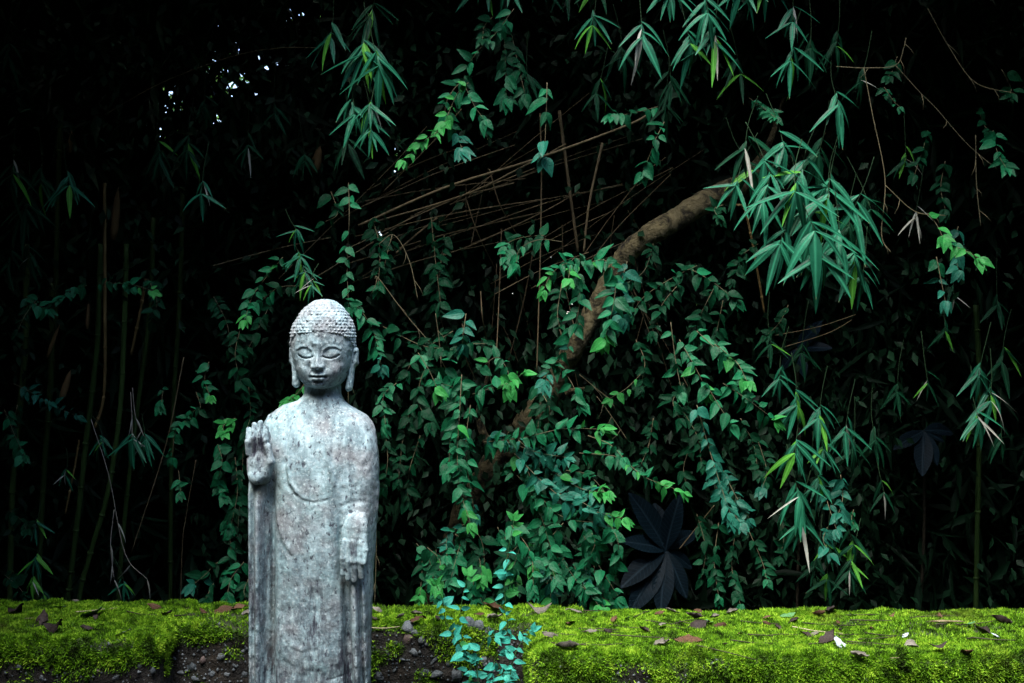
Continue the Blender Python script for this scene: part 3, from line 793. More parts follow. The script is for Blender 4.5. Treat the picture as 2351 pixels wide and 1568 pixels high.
def blade_leaf(wid, bend, fold, twist, nseg=9):
    V, F = [], []
    for i in range(nseg+1):
        t_ = i/nseg
        wdt = wid*(min(1, t_*5)**0.7)*(1-max(0, (t_-0.3)/0.7)**2.0) if i else 0.006
        if i == nseg: wdt = 0.002
        zc = -bend*t_**1.8
        tw = twist*t_
        for s in (-1, 0, 1):
            dx = s*wdt*0.5; dz = fold*abs(s)*wdt*0.5
            V.append((dx*math.cos(tw)-dz*math.sin(tw), t_*(1-0.25*bend*t_), zc+dx*math.sin(tw)+dz*math.cos(tw)))
    for i in range(nseg):
        for k in range(2):
            a = i*3+k; F.append((a, a+1, a+4, a+3))
    me = bpy.data.meshes.new('leaf'); me.from_pydata(V, [], F)
    me.polygons.foreach_set('use_smooth', np.ones(len(F), bool)); me.materials.append(M['bam']); me.update()
    return me
BAM_LEAF = [blade_leaf(0.125, 0.10, 0.35, 0.1), blade_leaf(0.125, 0.25, 0.25, -0.3), blade_leaf(0.105, 0.40, 0.3, 0.4), blade_leaf(0.135, 0.18, 0.15, 0.6), blade_leaf(0.11, 0.05, 0.5, -0.15)]

def put_leaf(parent, me, loc, d, n, s, mat):
    o = obj('leaf', me, None, parent, basis(loc, d, n, s)); set_mat(o, mat); return o

def rj(a): return random.uniform(-a, a)

# ------------------------------------------------------------------ leaning tree
tree = tag(empty('leaning_tree', P(985, 1600, 6.0)), 'tan barked tree trunk leaning up through the vines behind the statue', 'tree')
tp = [(985, 1600, 6.0, 40), (1000, 1400, 5.9, 36), (1070, 1190, 5.6, 34), (1130, 1080, 5.4, 33), (1190, 1005, 5.25, 35), (1235, 945, 5.1, 33), (1290, 845, 5.0, 24), (1325, 785, 4.92, 22), (1360, 720, 4.92, 22), (1400, 640, 4.90, 20), (1440, 580, 4.88, 22), (1490, 540, 4.86, 25), (1550, 505, 4.86, 26), (1620, 462, 4.95, 24), (1700, 425, 5.2, 22), (1790, 385, 5.8, 22), (1880, 330, 6.4, 19), (1960, 250, 7.0, 16), (2000, 150, 7.4, 13)]
pts = [P(a, b_, c)-tree.location for a, b_, c, d in tp]
sp_ = spline(pts, 12)
rad = np.interp(np.linspace(0, len(tp)-1, len(sp_)), range(len(tp)), [d*c/FPX for a, b_, c, d in tp])
me = tube('trunk', sp_, list(rad*(1+0.30*(fbm(np.arange(len(sp_))*0.21, np.zeros(len(sp_)), np.zeros(len(sp_)), 3)))), 22, 0.09)
obj('trunk', me, M['bark'], tree)
for (pl) in ([(1225, 955, 5.1), (1290, 905, 5.2), (1360, 890, 5.4)], [(1140, 1060, 5.35), (1100, 960, 5.4), (1120, 860, 5.5)], [(1690, 430, 5.3), (1760, 340, 5.6), (1800, 220, 5.9)]):
    q = spline([P(*a)-tree.location for a in pl], 6)
    obj('limb', tube('limb', q, list(np.linspace(0.028, 0.008, len(q))), 9, 0.06), M['bark'], tree)
# peeled knots where old boughs broke away
for (a, b_, c, s) in ((1560, 500, 4.835, 0.026), (1238, 945, 5.06, 0.042), (1455, 572, 4.85, 0.024), (1345, 745, 4.89, 0.02)):
    o = obj('knot', PEB[1], None, tree); o.matrix_basis = Matrix.Translation(P(a, b_, c)-tree.location) @ Matrix.Rotation(0.7, 4, 'Y') @ Matrix.Diagonal((s*0.9, s*0.5, s*0.7, 1)); set_mat(o, M['bark'])

# ------------------------------------------------------------------ bamboo culms and dry canes
def culm(pl, wpx, mat, label, group, name='bamboo_culm', cat='bamboo', nodes=True):
    pw = [P(*a) for a in pl]
    if pl[-1][1] >= 1290: pw.append(Vector((pw[-1].x-0.02, pw[-1].y, -0.52)))
    o = empty(name, pw[-1] if pw[-1].z < pw[0].z else pw[0]); tag(o, label, cat, group)
    q = spline([p-o.location for p in pw], 10)
    tall = (pw[0]-pw[-1]).length
    w1 = 'thick' if wpx > 12.5 else ('thin' if wpx < 2.4 else ('stout' if wpx > 4 else 'slim'))
    w2 = 'long' if tall > 0.9 else ('short' if tall < 0.42 else 'medium')
    w3 = ' nearly upright' if name == 'dry_cane' and abs(pw[0].z-pw[-1].z) > 2.2*abs(pw[0].x-pw[-1].x) else ''
    o['label'] = f'{w1} {w2}{w3} {label}'
    r = wpx/2*pl[0][2]/FPX
    obj('stalk', tube('stalk', q, list(np.linspace(r, r*0.85, len(q))), 8), mat, o)
    if nodes:
        for i in range(3, len(q)-2, 6):
            d = (q[i+1]-q[i-1]).normalized()*0.006
            obj('node_ring', tube('node_ring', [q[i]-d, q[i], q[i]+d], [r*1.02, r*1.22, r*1.02], 8), mat, o)
    return o
G1 = 'bamboo culms standing in the dark grove'
LBL_G = 'green bamboo culm rising in the dark grove over the mossy wall'
LBL_T = 'dry tan bamboo culm standing in the dark grove'
for pl, wd, mt, lb in [
    ([(240, 420, 4.9), (241, 676, 4.9), (239, 899, 4.9), (218, 982, 4.88)], 8, 'culm_dry', LBL_T),
    ([(290, 560, 5.0), (285, 759, 5.0), (274, 954, 5.0), (246, 1135, 5.0), (204, 1283, 5.0), (180, 1400, 5.0)], 13, 'culm', LBL_G),
    ([(232, 560, 5.1), (223, 792, 5.1), (199, 1000, 5.1), (181, 1167, 5.1), (162, 1325, 5.1), (155, 1400, 5.1)], 14, 'culm', LBL_G),
    ([(335, 640, 5.0), (325, 699, 5.0), (301, 815, 5.0)], 8, 'culm_dry', LBL_T),
    ([(352, 500, 5.4), (345, 700, 5.4), (310, 980, 5.4), (285, 1200, 5.4), (270, 1400, 5.4)], 12, 'culm', LBL_G),
    ([(60, 560, 5.5), (58, 800, 5.5), (30, 1100, 5.5), (22, 1400, 5.5)], 15, 'culm', LBL_G),
    ([(120, 650, 5.6), (118, 850, 5.6), (100, 1100, 5.6), (85, 1400, 5.6)], 14, 'culm', LBL_G),
    ([(182, 1010, 4.9), (170, 1080, 4.9), (150, 1180, 4.9)], 5, 'culm_dry', LBL_T),
    ([(420, 430, 5.6), (412, 700, 5.6), (395, 1000, 5.6), (390, 1400, 5.6)], 12, 'culm', LBL_G),
    ([(140, 250, 5.6), (130, 560, 5.6), (128, 760, 5.6)], 12, 'culm', LBL_G),
    ([(1690, 470, 4.75), (1711, 485, 4.75), (1735, 600, 4.75), (1755, 718, 4.75)], 6, 'culm_dry', 'dry tan bamboo culm hanging below the dense bamboo leaves'),
    ([(2240, 700, 5.6), (2250, 900, 5.6), (2245, 1150, 5.6), (2240, 1400, 5.6)], 13, 'culm', 'green bamboo culm in the black gap over the mossy wall'),
]:
    culm(pl, wd, M[mt], lb, G1)
for (x0, y0, x1, y1, wpx) in ((272, 430, 260, 550, 19), (162, 850, 140, 920, 16), (204, 690, 200, 755, 10), (137, 745, 108, 820, 9), (735, 335, 722, 395, 22), (165, 300, 160, 350, 12)):
    a, b_ = P(x0, y0, 5.05), P(x1, y1, 5.05)
    o = tag(empty('culm_sheath', b_), 'papery brown bamboo sheath peeling from a culm', 'sheath', 'papery bamboo sheaths in the grove')
    q = [(a-b_)*t_ for t_ in (0, 0.2, 0.5, 0.8, 1.0)]
    obj('husk', tube('husk', q, [wpx*0.3*5/FPX, wpx*0.5*5/FPX, wpx*0.5*5/FPX, wpx*0.35*5/FPX, 0.001], 8, 0.05), M['sheath'], o)

G2 = 'dry canes leaning across the thicket'
LC = 'dry cane across the thicket under the hanging vines'
hand_canes = [
    [(823, 518, 4.85), (1021, 431, 4.8), (1224, 367, 4.75), (1437, 289, 4.7), (1500, 255, 4.7)],
    [(848, 513, 4.9), (1064, 448, 4.88), (1215, 375, 4.86), (1300, 330, 4.84)],
    [(909, 582, 4.9), (945, 548, 4.9), (1004, 500, 4.9)],
    [(1284, 254, 4.95), (1306, 423, 4.95), (1327, 578, 4.95)],
    [(1383, 328, 4.9), (1353, 466, 4.9), (1340, 578, 4.9)],
    [(1005, 590, 5.0), (1090, 560, 5.0), (1240, 490, 5.0), (1330, 440, 5.0)],
    [(720, 640, 5.1), (850, 560, 5.1), (1000, 470, 5.1), (1180, 420, 5.1)],
    [(1240, 260, 4.8), (1243, 400, 4.8), (1240, 600, 4.8), (1232, 860, 4.8)],
    [(1330, 600, 4.9), (1400, 500, 4.9), (1480, 400, 4.9), (1530, 360, 4.9)],
    [(1340, 620, 5.0), (1420, 520, 5.0), (1540, 400, 5.0)],
    [(560, 660, 5.0), (490, 610, 5.0), (640, 570, 5.0)][1:] + [(760, 545, 5.0)],
    [(422, 820, 4.8), (380, 1024, 4.8), (301, 1270, 4.8)],
    [(450, 1056, 4.9), (427, 1186, 4.9), (417, 1293, 4.9)],
    [(241, 263, 5.0), (371, 190, 4.9), (535, 129, 4.85), (647, 110, 4.8), (733, 110, 4.8)],
    [(1780, 770, 4.9), (1880, 750, 4.9), (1965, 722, 4.9)], [(1790, 800, 4.9), (1900, 765, 4.9), (1955, 735, 4.9)],
    [(880, 440, 5.0), (990, 330, 4.9), (1060, 250, 4.9)], [(640, 640, 5.1), (760, 520, 5.1), (900, 380, 5.1), (980, 290, 5.1)],
    [(1560, 1260, 4.6), (1600, 1210, 4.6), (1640, 1160, 4.6)],
]
for i in range(26):
    x0 = random.uniform(760, 1250); y0 = random.uniform(430, 680); ln = random.uniform(200, 480); an = math.radians(random.gauss(24, 9))
    z0 = random.uniform(4.85, 5.5)
    hand_canes.append([(x0, y0, z0), (x0+ln*0.5*math.cos(an), y0-ln*0.5*math.sin(an)-8, z0+rj(0.1)), (x0+ln*math.cos(an), y0-ln*math.sin(an), z0+rj(0.2))])
for i in range(22):
    x0 = random.uniform(1000, 1500); y0 = random.uniform(380, 760); ln = random.uniform(120, 300); an = math.radians(random.gauss(80, 18))
    z0 = random.uniform(4.9, 5.6)
    hand_canes.append([(x0, y0, z0), (x0+ln*0.5*math.cos(an)+rj(12), y0+ln*0.5*math.sin(an), z0), (x0+ln*math.cos(an), y0+ln*math.sin(an), z0+rj(0.2))])
for i, pl in enumerate(hand_canes):
    wpx = (6.0, 4.5, 5, 8, 6, 3.5, 3.5, 3.5)[i] if i < 8 else random.uniform(1.6, 3.4)
    lb = LC
    if pl[0][0] < 560 and pl[0][1] > 700: lb = 'grey cane in the dark beside the statue'
    if pl[0][0] < 300: lb = 'arching cane crossing the dark top of the grove'
    if pl[0][0] > 1700: lb = 'dry cane under the dense bamboo leaves'
    culm(pl, wpx, M['cane'], lb, G2, 'dry_cane', 'cane', nodes=False)

# ------------------------------------------------------------------ vines
n_leaf = 0
def vine(pl, Y, size, mat, label, group, tip=None, dens=1.0, tipn=2, stem='stem', name='climbing_vine', dz=None, spread=1.0, wst=2.0, leafset=None, cat='vine'):
    """pl: picture polyline from where it hangs to its tip; size: leaf length in picture units"""
    global n_leaf
    n_ = len(pl)
    pw = [P(a[0], a[1], (a[2] if len(a) > 2 else Y+(dz or -0.12)*i/max(1, n_-1)+(rj(0.05) if name == 'climbing_vine' else 0))) for i, a in enumerate(pl)]
    o = tag(empty(name, pw[0]), label, cat, group)
    q = spline([p-pw[0] for p in pw], 8)
    r0 = wst*0.5*Y/FPX
    obj('stem', tube('stem', q, list(np.linspace(r0, r0*0.45, len(q))), 5), M[stem], o)
    L = size*Y/FPX
    step = L*0.52/dens
    acc = 0.4*step; side = 1; k = 0
    tot = sum((q[i+1]-q[i]).length for i in range(len(q)-1)); done = 0
    for i in range(len(q)-1):
        seg = (q[i+1]-q[i]).length; tdir = (q[i+1]-q[i]).normalized()
        while acc < seg:
            p = q[i]+tdir*acc
            fr = (done+acc)/tot
            sv = tdir.cross(Vector((0, -1, 0.25))); sv = sv.normalized() if sv.length > 1e-3 else Vector((1, 0, 0))
            for s in (1, -1):
                if random.random() < 0.18: continue
                sc = L*random.uniform(0.58, 1.22)*(1.0 if fr < 0.85 else 0.85)
                if k % 7 == 3: sc *= 0.7
                d = sv*s*random.uniform(0.5, 1.0)*spread+tdir*random.uniform(0.1, 0.7)+Vector((rj(0.4), rj(0.6)-0.2, -0.38+rj(0.45)))
                nn = Vector((rj(0.65)+s*0.12, -0.75+rj(0.45), 0.62+rj(0.5)))
                mt = mat
                if tip and fr > 1-tipn*step/tot*1.3: mt = tip
                elif random.random() < 0.05 and tip: mt = tip
                put_leaf(o, random.choice(leafset or VINE_LEAF), pw[0]+p+Vector((rj(0.006), rj(0.02), rj(0.008))), d, nn, (sc*random.uniform(0.85, 1.1), sc, sc), M[mt]); n_leaf += 1
            k += 1
            acc += step*random.uniform(0.85, 1.2)
        acc -= seg; done += seg
    if group and label:
        tone = {'leaf': 'green', 'leaf_dark': 'deep green', 'leaf_teal': 'blue green', 'leaf_new': 'bright green'}[mat]
        siz = 'long' if tot > 0.36 else ('short' if tot < 0.20 else 'medium')
        end = ' tipped with fresh leaves' if tip == 'leaf_new' and mat != 'leaf_new' else (' tipped with bluish leaves' if tip == 'leaf_teal' and mat != 'leaf_teal' else '')
        o['label'] = f'{siz} {tone} vine{end} {label}'
    # terminal leaves
    for s in (-0.6, 0.6, 0.0):
        sc = L*random.uniform(0.7, 1.0)
        d = tdir+Vector((s, rj(0.3), -0.35))
        put_leaf(o, random.choice(leafset or VINE_LEAF), pw[0]+q[-1], d, Vector((rj(0.3), -0.75, 0.6)), sc, M[tip or mat]); n_leaf += 1
    return o

gA = 'vine sprays hanging from the top of the thicket'
lA = 'hanging above the slanting dry canes'
vine([(1180, 20), (1135, 80), (1095, 120), (1065, 175), (1085, 235), (1112, 275)], 4.35, 44, 'leaf', lA, gA, 'leaf', 1.1)
vine([(1065, 180), (1035, 215), (1022, 255), (1045, 300), (1062, 345)], 4.4, 44, 'leaf', lA, gA, 'leaf_teal', 0.9)
vine([(1150, 50), (1160, 120), (1162, 225)], 4.45, 42, 'leaf_dark', lA, gA, 'leaf', 1.0)
vine([(1175, 80), (1190, 150), (1205, 215)], 4.5, 42, 'leaf_dark', lA, gA, None, 1.0)
vine([(1130, 40), (1112, 60), (1108, 90)], 4.4, 34, 'leaf_dark', lA, gA, None)
vine([(1075, 190), (1050, 215), (1015, 290), (985, 315), (950, 345), (925, 368)], 4.3, 30, 'leaf_new', 'fresh bright green sprig at the end of a vine over the canes', None, 'leaf_new', 0.75)
vine([(1256, 190), (1254, 260), (1250, 360)], 4.3, 50, 'leaf', 'neat hanging vine with leaves in opposite pairs above the canes', None, 'leaf_teal', 0.8, spread=0.8)
vine([(1510, 245), (1460, 258), (1400, 268)], 4.45, 36, 'leaf', lA, gA, None, 0.9)
vine([(1525, 280), (1505, 320), (1490, 360), (1476, 395)], 4.45, 38, 'leaf', lA, gA, 'leaf', 1.0)
vine([(1720, 225), (1755, 250), (1780, 270)], 4.5, 26, 'leaf', 'small vine sprig tucked among the hanging bamboo leaves', None, None, 1.2)
gB = 'vines hanging round the statue head'
lB = 'hanging behind the statue head'
vine([(800, 420), (802, 500), (797, 600), (800, 705)], 4.3, 32, 'leaf', lB, gB, 'leaf', 0.55)
vine([(760, 440), (775, 490), (745, 510)], 4.6, 40, 'leaf_dark', lB, gB, None, 0.7)
vine([(855, 500), (872, 570), (868, 660)], 4.5, 32, 'leaf_dark', lB, gB, 'leaf', 1.1)
vine([(900, 540), (885, 600), (880, 640)], 4.55, 32, 'leaf_dark', lB, gB, None, 1.0)
vine([(990, 500), (1000, 600), (1012, 700)], 4.7, 34, 'leaf_dark', lB, gB, None, 1.0)
vine([(1020, 540), (1010, 620), (1002, 690), (1020, 760)], 4.8, 36, 'leaf_dark', lB, gB, None, 1.0)
vine([(650, 590), (615, 632), (580, 680), (562, 735)], 4.35, 32, 'leaf', lB, gB, 'leaf_new', 1.0, tipn=1)
vine([(720, 640), (690, 655), (640, 660), (600, 690)], 4.5, 34, 'leaf_dark', lB, gB, 'leaf', 1.0)
vine([(795, 685), (830, 715), (860, 770), (876, 842)], 4.2, 34, 'leaf', 'dark green vine with paired leaves curving down beside the statue ear', None, 'leaf_teal', 1.2)
vine([(880, 750), (960, 790), (1010, 800)], 4.4, 32, 'leaf_dark', lB, gB, None, 0.8)
vine([(700, 880), (680, 905), (655, 925)], 4.2, 26, 'leaf_new', 'small bright vine leaves peeping over the statue shoulder', None, 'leaf_new', 1.0)
gC = 'vines cascading beside the statue'
lC = 'cascading beside the arm of the statue'
vine([(960, 810), (985, 850), (1005, 895)], 4.15, 40, 'leaf', lC, gC, 'leaf_new', 1.0, tipn=1)
vine([(1070, 720), (1065, 755), (1062, 790)], 4.3, 44, 'leaf_teal', lC, gC, None, 0.8)
vine([(1040, 760), (1000, 785), (960, 810), (935, 850)], 4.4, 36, 'leaf_dark', lC, gC, None, 1.0)
vine([(1000, 810), (970, 860), (960, 920), (985, 970)], 4.35, 38, 'leaf_dark', lC, gC, None, 1.0)
vine([(1010, 820), (1045, 900), (1035, 980), (1030, 1080)], 4.25, 38, 'leaf', lC, gC, None, 1.1)
vine([(1060, 860), (1055, 950), (1050, 1040), (1055, 1120), (1080, 1200)], 4.1, 36, 'leaf', lC, gC, 'leaf_new', 1.35, tipn=2)
vine([(1080, 930), (1070, 1010), (1075, 1090), (1090, 1180)], 4.15, 34, 'leaf', lC, gC, 'leaf_teal', 1.3)
vine([(1075, 920), (1040, 890), (1010, 880)], 4.2, 36, 'leaf', lC, gC, None, 1.0)
vine([(1085, 905), (1125, 892), (1165, 880), (1200, 858)], 4.1, 36, 'leaf', 'bright vine tip reaching out across the leaning trunk', None, 'leaf_new', 1.2, tipn=3)
vine([(1100, 850), (1140, 820), (1165, 850), (1170, 890)], 4.25, 38, 'leaf', lC, gC, 'leaf_new', 1.0)
vine([(1140, 790), (1080, 790), (1030, 805)], 4.35, 36, 'leaf_dark', lC, gC, None, 1.0)
vine([(910, 880), (880, 910), (885, 975)], 4.2, 30, 'leaf', lC, gC, 'leaf', 1.1)
vine([(945, 930), (925, 1010), (915, 1100)], 4.45, 32, 'leaf_dark', lC, gC, None, 0.9)
vine([(965, 1000), (940, 1080), (935, 1150)], 4.5, 34, 'leaf_dark', lC, gC, None, 0.9)
vine([(885, 990), (890, 1060), (880, 1120)], 4.4, 28, 'leaf_dark', lC, gC, None, 0.8)
gD = 'vines draped over the leaning trunk'
lD = 'draped over the leaning tree trunk'
vine([(1250, 540), (1200, 545), (1165, 560), (1160, 590)], 4.45, 40, 'leaf_dark', lD, gD, 'leaf', 1.0)
vine([(1290, 555), (1240, 550), (1195, 570), (1185, 605)], 4.4, 40, 'leaf', lD, gD, None, 1.0)
vine([(1330, 615), (1300, 605), (1265, 630), (1248, 665)], 4.25, 32, 'leaf', lD, gD, 'leaf_new', 1.3, tipn=3)
vine([(1345, 600), (1315, 595), (1305, 640)], 4.25, 32, 'leaf', lD, gD, 'leaf_new', 1.0)
vine([(1345, 605), (1390, 598), (1412, 640), (1408, 700), (1388, 780)], 4.2, 44, 'leaf', 'arching vine ending in bright leaves over the leaning trunk', None, 'leaf_new', 1.2, tipn=1)
vine([(1440, 600), (1425, 660), (1430, 730)], 4.3, 44, 'leaf_teal', lD, gD, None, 1.0)
vine([(1325, 620), (1330, 700), (1305, 790), (1262, 850), (1252, 880)], 4.3, 38, 'leaf', lD, gD, 'leaf_teal', 1.2)
vine([(1290, 650), (1280, 720), (1290, 770)], 4.45, 34, 'leaf_dark', lD, gD, None, 1.0)
vine([(1255, 830), (1300, 860), (1335, 925)], 4.3, 34, 'leaf', lD, gD, 'leaf', 1.1)
vine([(1230, 880), (1262, 940), (1250, 1000)], 4.35, 34, 'leaf_dark', lD, gD, None, 1.0)
vine([(1260, 850), (1240, 930), (1235, 985)], 4.4, 30, 'leaf_dark', lD, gD, None, 1.0)
vine([(1470, 860), (1440, 890), (1400, 915)], 4.4, 26, 'leaf_new', lD, gD, 'leaf_new', 0.4)
gE = 'vines spreading below the leaning trunk'
lE = 'spreading below the leaning trunk'
vine([(1110, 1015), (1200, 1005), (1290, 985), (1385, 985)], 4.1, 36, 'leaf', lE, gE, 'leaf_new', 1.3, tipn=3)
vine([(1120, 1000), (1180, 1020), (1240, 1040), (1300, 1050)], 4.15, 36, 'leaf_teal', lE, gE, None, 1.2)
vine([(1190, 1010), (1260, 1075), (1330, 1120), (1390, 1130)], 4.1, 36, 'leaf_teal', lE, gE, 'leaf_new', 1.3)
vine([(1180, 1040), (1250, 1110), (1320, 1160), (1430, 1190)], 4.05, 36, 'leaf_teal', lE, gE, 'leaf_new', 1.4, tipn=2)
vine([(1200, 1060), (1250, 1150), (1300, 1190), (1370, 1200)], 4.1, 34, 'leaf', lE, gE, 'leaf_teal', 1.2)
vine([(1160, 1060), (1210, 1120), (1240, 1180), (1265, 1260)], 4.15, 34, 'leaf', lE, gE, 'leaf', 1.2)
vine([(1350, 1000), (1400, 1020), (1430, 1050)], 4.15, 30, 'leaf', lE, gE, 'leaf', 1.1)
vine([(1330, 1040), (1420, 1050), (1480, 1095), (1570, 1130)], 4.2, 30, 'leaf', lE, gE, 'leaf_new', 1.0, tipn=3)
vine([(1270, 1130), (1330, 1150), (1380, 1180)], 4.05, 38, 'leaf_teal', lE, gE, None, 1.1)
vine([(1300, 1080), (1350, 1090), (1390, 1130)], 4.2, 32, 'leaf', lE, gE, 'leaf_new', 1.0)
gF = 'dark vines in the middle of the thicket'
lF = 'between the leaning trunk and the low bamboo'
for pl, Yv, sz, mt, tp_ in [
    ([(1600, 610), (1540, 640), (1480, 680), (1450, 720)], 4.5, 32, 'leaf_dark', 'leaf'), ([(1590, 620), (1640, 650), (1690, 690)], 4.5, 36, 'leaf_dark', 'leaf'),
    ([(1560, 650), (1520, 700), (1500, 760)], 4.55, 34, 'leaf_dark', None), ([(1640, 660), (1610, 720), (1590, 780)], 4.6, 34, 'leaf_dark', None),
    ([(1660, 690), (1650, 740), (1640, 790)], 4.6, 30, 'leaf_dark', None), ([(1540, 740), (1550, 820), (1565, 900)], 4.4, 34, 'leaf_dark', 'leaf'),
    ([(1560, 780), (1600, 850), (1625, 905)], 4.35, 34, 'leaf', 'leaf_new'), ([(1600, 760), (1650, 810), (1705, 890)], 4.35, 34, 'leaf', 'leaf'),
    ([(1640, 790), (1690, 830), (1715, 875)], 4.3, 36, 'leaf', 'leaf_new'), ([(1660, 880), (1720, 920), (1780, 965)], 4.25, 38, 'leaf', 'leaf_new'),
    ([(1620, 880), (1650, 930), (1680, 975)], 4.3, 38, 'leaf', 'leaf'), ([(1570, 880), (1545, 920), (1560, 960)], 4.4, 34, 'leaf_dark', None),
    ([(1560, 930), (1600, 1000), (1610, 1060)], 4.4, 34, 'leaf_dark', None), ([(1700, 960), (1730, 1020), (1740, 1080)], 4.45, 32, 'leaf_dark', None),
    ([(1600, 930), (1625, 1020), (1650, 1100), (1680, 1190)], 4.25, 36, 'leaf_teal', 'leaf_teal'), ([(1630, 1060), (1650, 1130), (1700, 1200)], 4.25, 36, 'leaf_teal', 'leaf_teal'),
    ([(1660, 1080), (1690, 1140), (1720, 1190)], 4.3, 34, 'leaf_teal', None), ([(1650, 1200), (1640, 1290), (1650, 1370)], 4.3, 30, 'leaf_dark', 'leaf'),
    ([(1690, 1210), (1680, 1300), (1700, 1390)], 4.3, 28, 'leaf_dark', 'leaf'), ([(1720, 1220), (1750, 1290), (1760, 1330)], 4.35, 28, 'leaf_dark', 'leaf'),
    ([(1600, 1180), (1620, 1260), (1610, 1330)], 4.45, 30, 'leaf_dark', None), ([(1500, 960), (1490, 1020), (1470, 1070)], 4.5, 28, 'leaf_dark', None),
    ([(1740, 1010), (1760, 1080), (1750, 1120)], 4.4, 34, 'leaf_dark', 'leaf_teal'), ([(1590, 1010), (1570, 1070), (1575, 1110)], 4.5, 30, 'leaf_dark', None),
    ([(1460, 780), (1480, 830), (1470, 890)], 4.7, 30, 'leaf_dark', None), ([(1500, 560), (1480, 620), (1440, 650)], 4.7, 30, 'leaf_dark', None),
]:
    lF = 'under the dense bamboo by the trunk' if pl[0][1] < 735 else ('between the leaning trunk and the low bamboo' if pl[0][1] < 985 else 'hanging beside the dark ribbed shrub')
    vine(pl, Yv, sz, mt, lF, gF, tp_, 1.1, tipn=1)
gG = 'leafy undergrowth rising behind the mossy wall'
lG = 'in the undergrowth just behind the wall'
for i in range(30):
    x0 = random.uniform(900, 1400); y0 = random.uniform(1185, 1300)
    ex = x0+rj(70); ey = min(1395, y0+random.uniform(70, 150))
    lG = 'behind the wall beside the statue sleeve' if x0 < 1000 else ('behind the wall and the saplings' if x0 < 1200 else 'behind the wall before the ribbed shrub')
    vine([(x0, y0), ((x0+ex)/2+rj(25), (y0+ey)/2-10), (ex, ey)], random.uniform(4.08, 4.5), random.uniform(30, 40), random.choice(['leaf', 'leaf', 'leaf_dark', 'leaf_teal', 'leaf_dark']), lG, gG, random.choice(['leaf', 'leaf_new', None, None]), 1.0, tipn=1)
for pl in ([(1240, 1200), (1255, 1260), (1275, 1330)], [(1340, 1230), (1370, 1290), (1420, 1370)], [(1300, 1300), (1340, 1350), (1410, 1385)], [(1400, 1200), (1420, 1250), (1410, 1300)]):
    vine(pl, 4.1, 38, 'leaf', lG, gG, 'leaf', 1.0)
gH = 'dim vines in the dark beside the statue sleeve'
lH = 'in the dark beside the raised hand'
for pl, Yv, sz, mt, tp_ in [
    ([(480, 830), (470, 870), (482, 910)], 4.3, 30, 'leaf', 'leaf_new'), ([(450, 900), (460, 935), (440, 945)], 4.4, 28, 'leaf_dark', 'leaf'),
    ([(375, 890), (370, 930)], 4.5, 30, 'leaf', None), ([(440, 960), (405, 985), (395, 1050)], 4.4, 28, 'leaf', 'leaf'), ([(540, 960), (515, 975), (512, 990)], 4.2, 36, 'leaf_new', 'leaf_new'),
    ([(410, 1080), (415, 1130)], 4.4, 28, 'leaf', None), ([(500, 1020), (510, 1060), (500, 1110), (515, 1140)], 4.3, 30, 'leaf', 'leaf'),
    ([(540, 1050), (545, 1130), (530, 1210)], 4.35, 30, 'leaf_dark', 'leaf'), ([(560, 1000), (555, 1100), (545, 1230), (540, 1330)], 4.5, 32, 'leaf_dark', None),
    ([(520, 1190), (530, 1260), (515, 1320)], 4.4, 28, 'leaf', None), ([(500, 1290), (470, 1320), (440, 1345)], 4.35, 38, 'leaf_dark', 'leaf_teal'),
    ([(560, 1290), (530, 1330), (520, 1380)], 4.25, 34, 'leaf', 'leaf'), ([(570, 1330), (560, 1360), (575, 1395)], 4.2, 32, 'leaf_dark', None), ([(490, 1340), (475, 1370), (470, 1395)], 4.3, 30, 'leaf_dark', None),
    ([(550, 760), (540, 820), (560, 900)], 4.5, 30, 'leaf_dark', None), ([(570, 880), (575, 950), (565, 990)], 4.5, 34, 'leaf_dark', None), ([(620, 700), (590, 760), (570, 800)], 4.6, 30, 'leaf_dark', None), ([(490, 680), (520, 740), (530, 800)], 4.7, 30, 'leaf_dark', None),
]:
    vine(pl, Yv, sz, mt, lH, gH, tp_, 0.95, tipn=1)
gI = 'dim vines among the bamboo culms'
lI = 'among the tall bamboo culms'
for pl, Yv, sz, mt, tp_ in [
    ([(225, 650), (270, 650), (310, 655), (350, 668)], 4.3, 30, 'leaf', 'leaf_new'), ([(200, 655), (170, 665), (140, 680)], 4.6, 32, 'leaf', 'leaf'),
    ([(60, 680), (85, 700), (110, 710)], 4.5, 32, 'leaf', 'leaf'), ([(30, 880), (70, 900), (120, 930), (178, 955)], 4.5, 28, 'leaf_teal', None),
    ([(10, 940), (30, 990), (55, 1045)], 4.5, 32, 'leaf', 'leaf'), ([(40, 930), (30, 970), (20, 1000)], 4.6, 30, 'leaf_dark', None),
    ([(20, 1170), (50, 1195), (60, 1215)], 4.6, 28, 'leaf_dark', None), ([(10, 1320), (40, 1345), (60, 1370)], 4.5, 32, 'leaf_dark', None), ([(90, 680), (60, 720), (40, 760)], 4.8, 30, 'leaf_dark', None),
    ([(340, 640), (360, 690), (350, 740)], 4.8, 26, 'leaf_dark', None),
]:
    vine(pl, Yv, sz, mt, lI, gI, tp_, 0.95, tipn=1)
gJ = 'vine sprigs in the dark past the bamboo leaves'
lJ = 'in the dark past the dense bamboo'
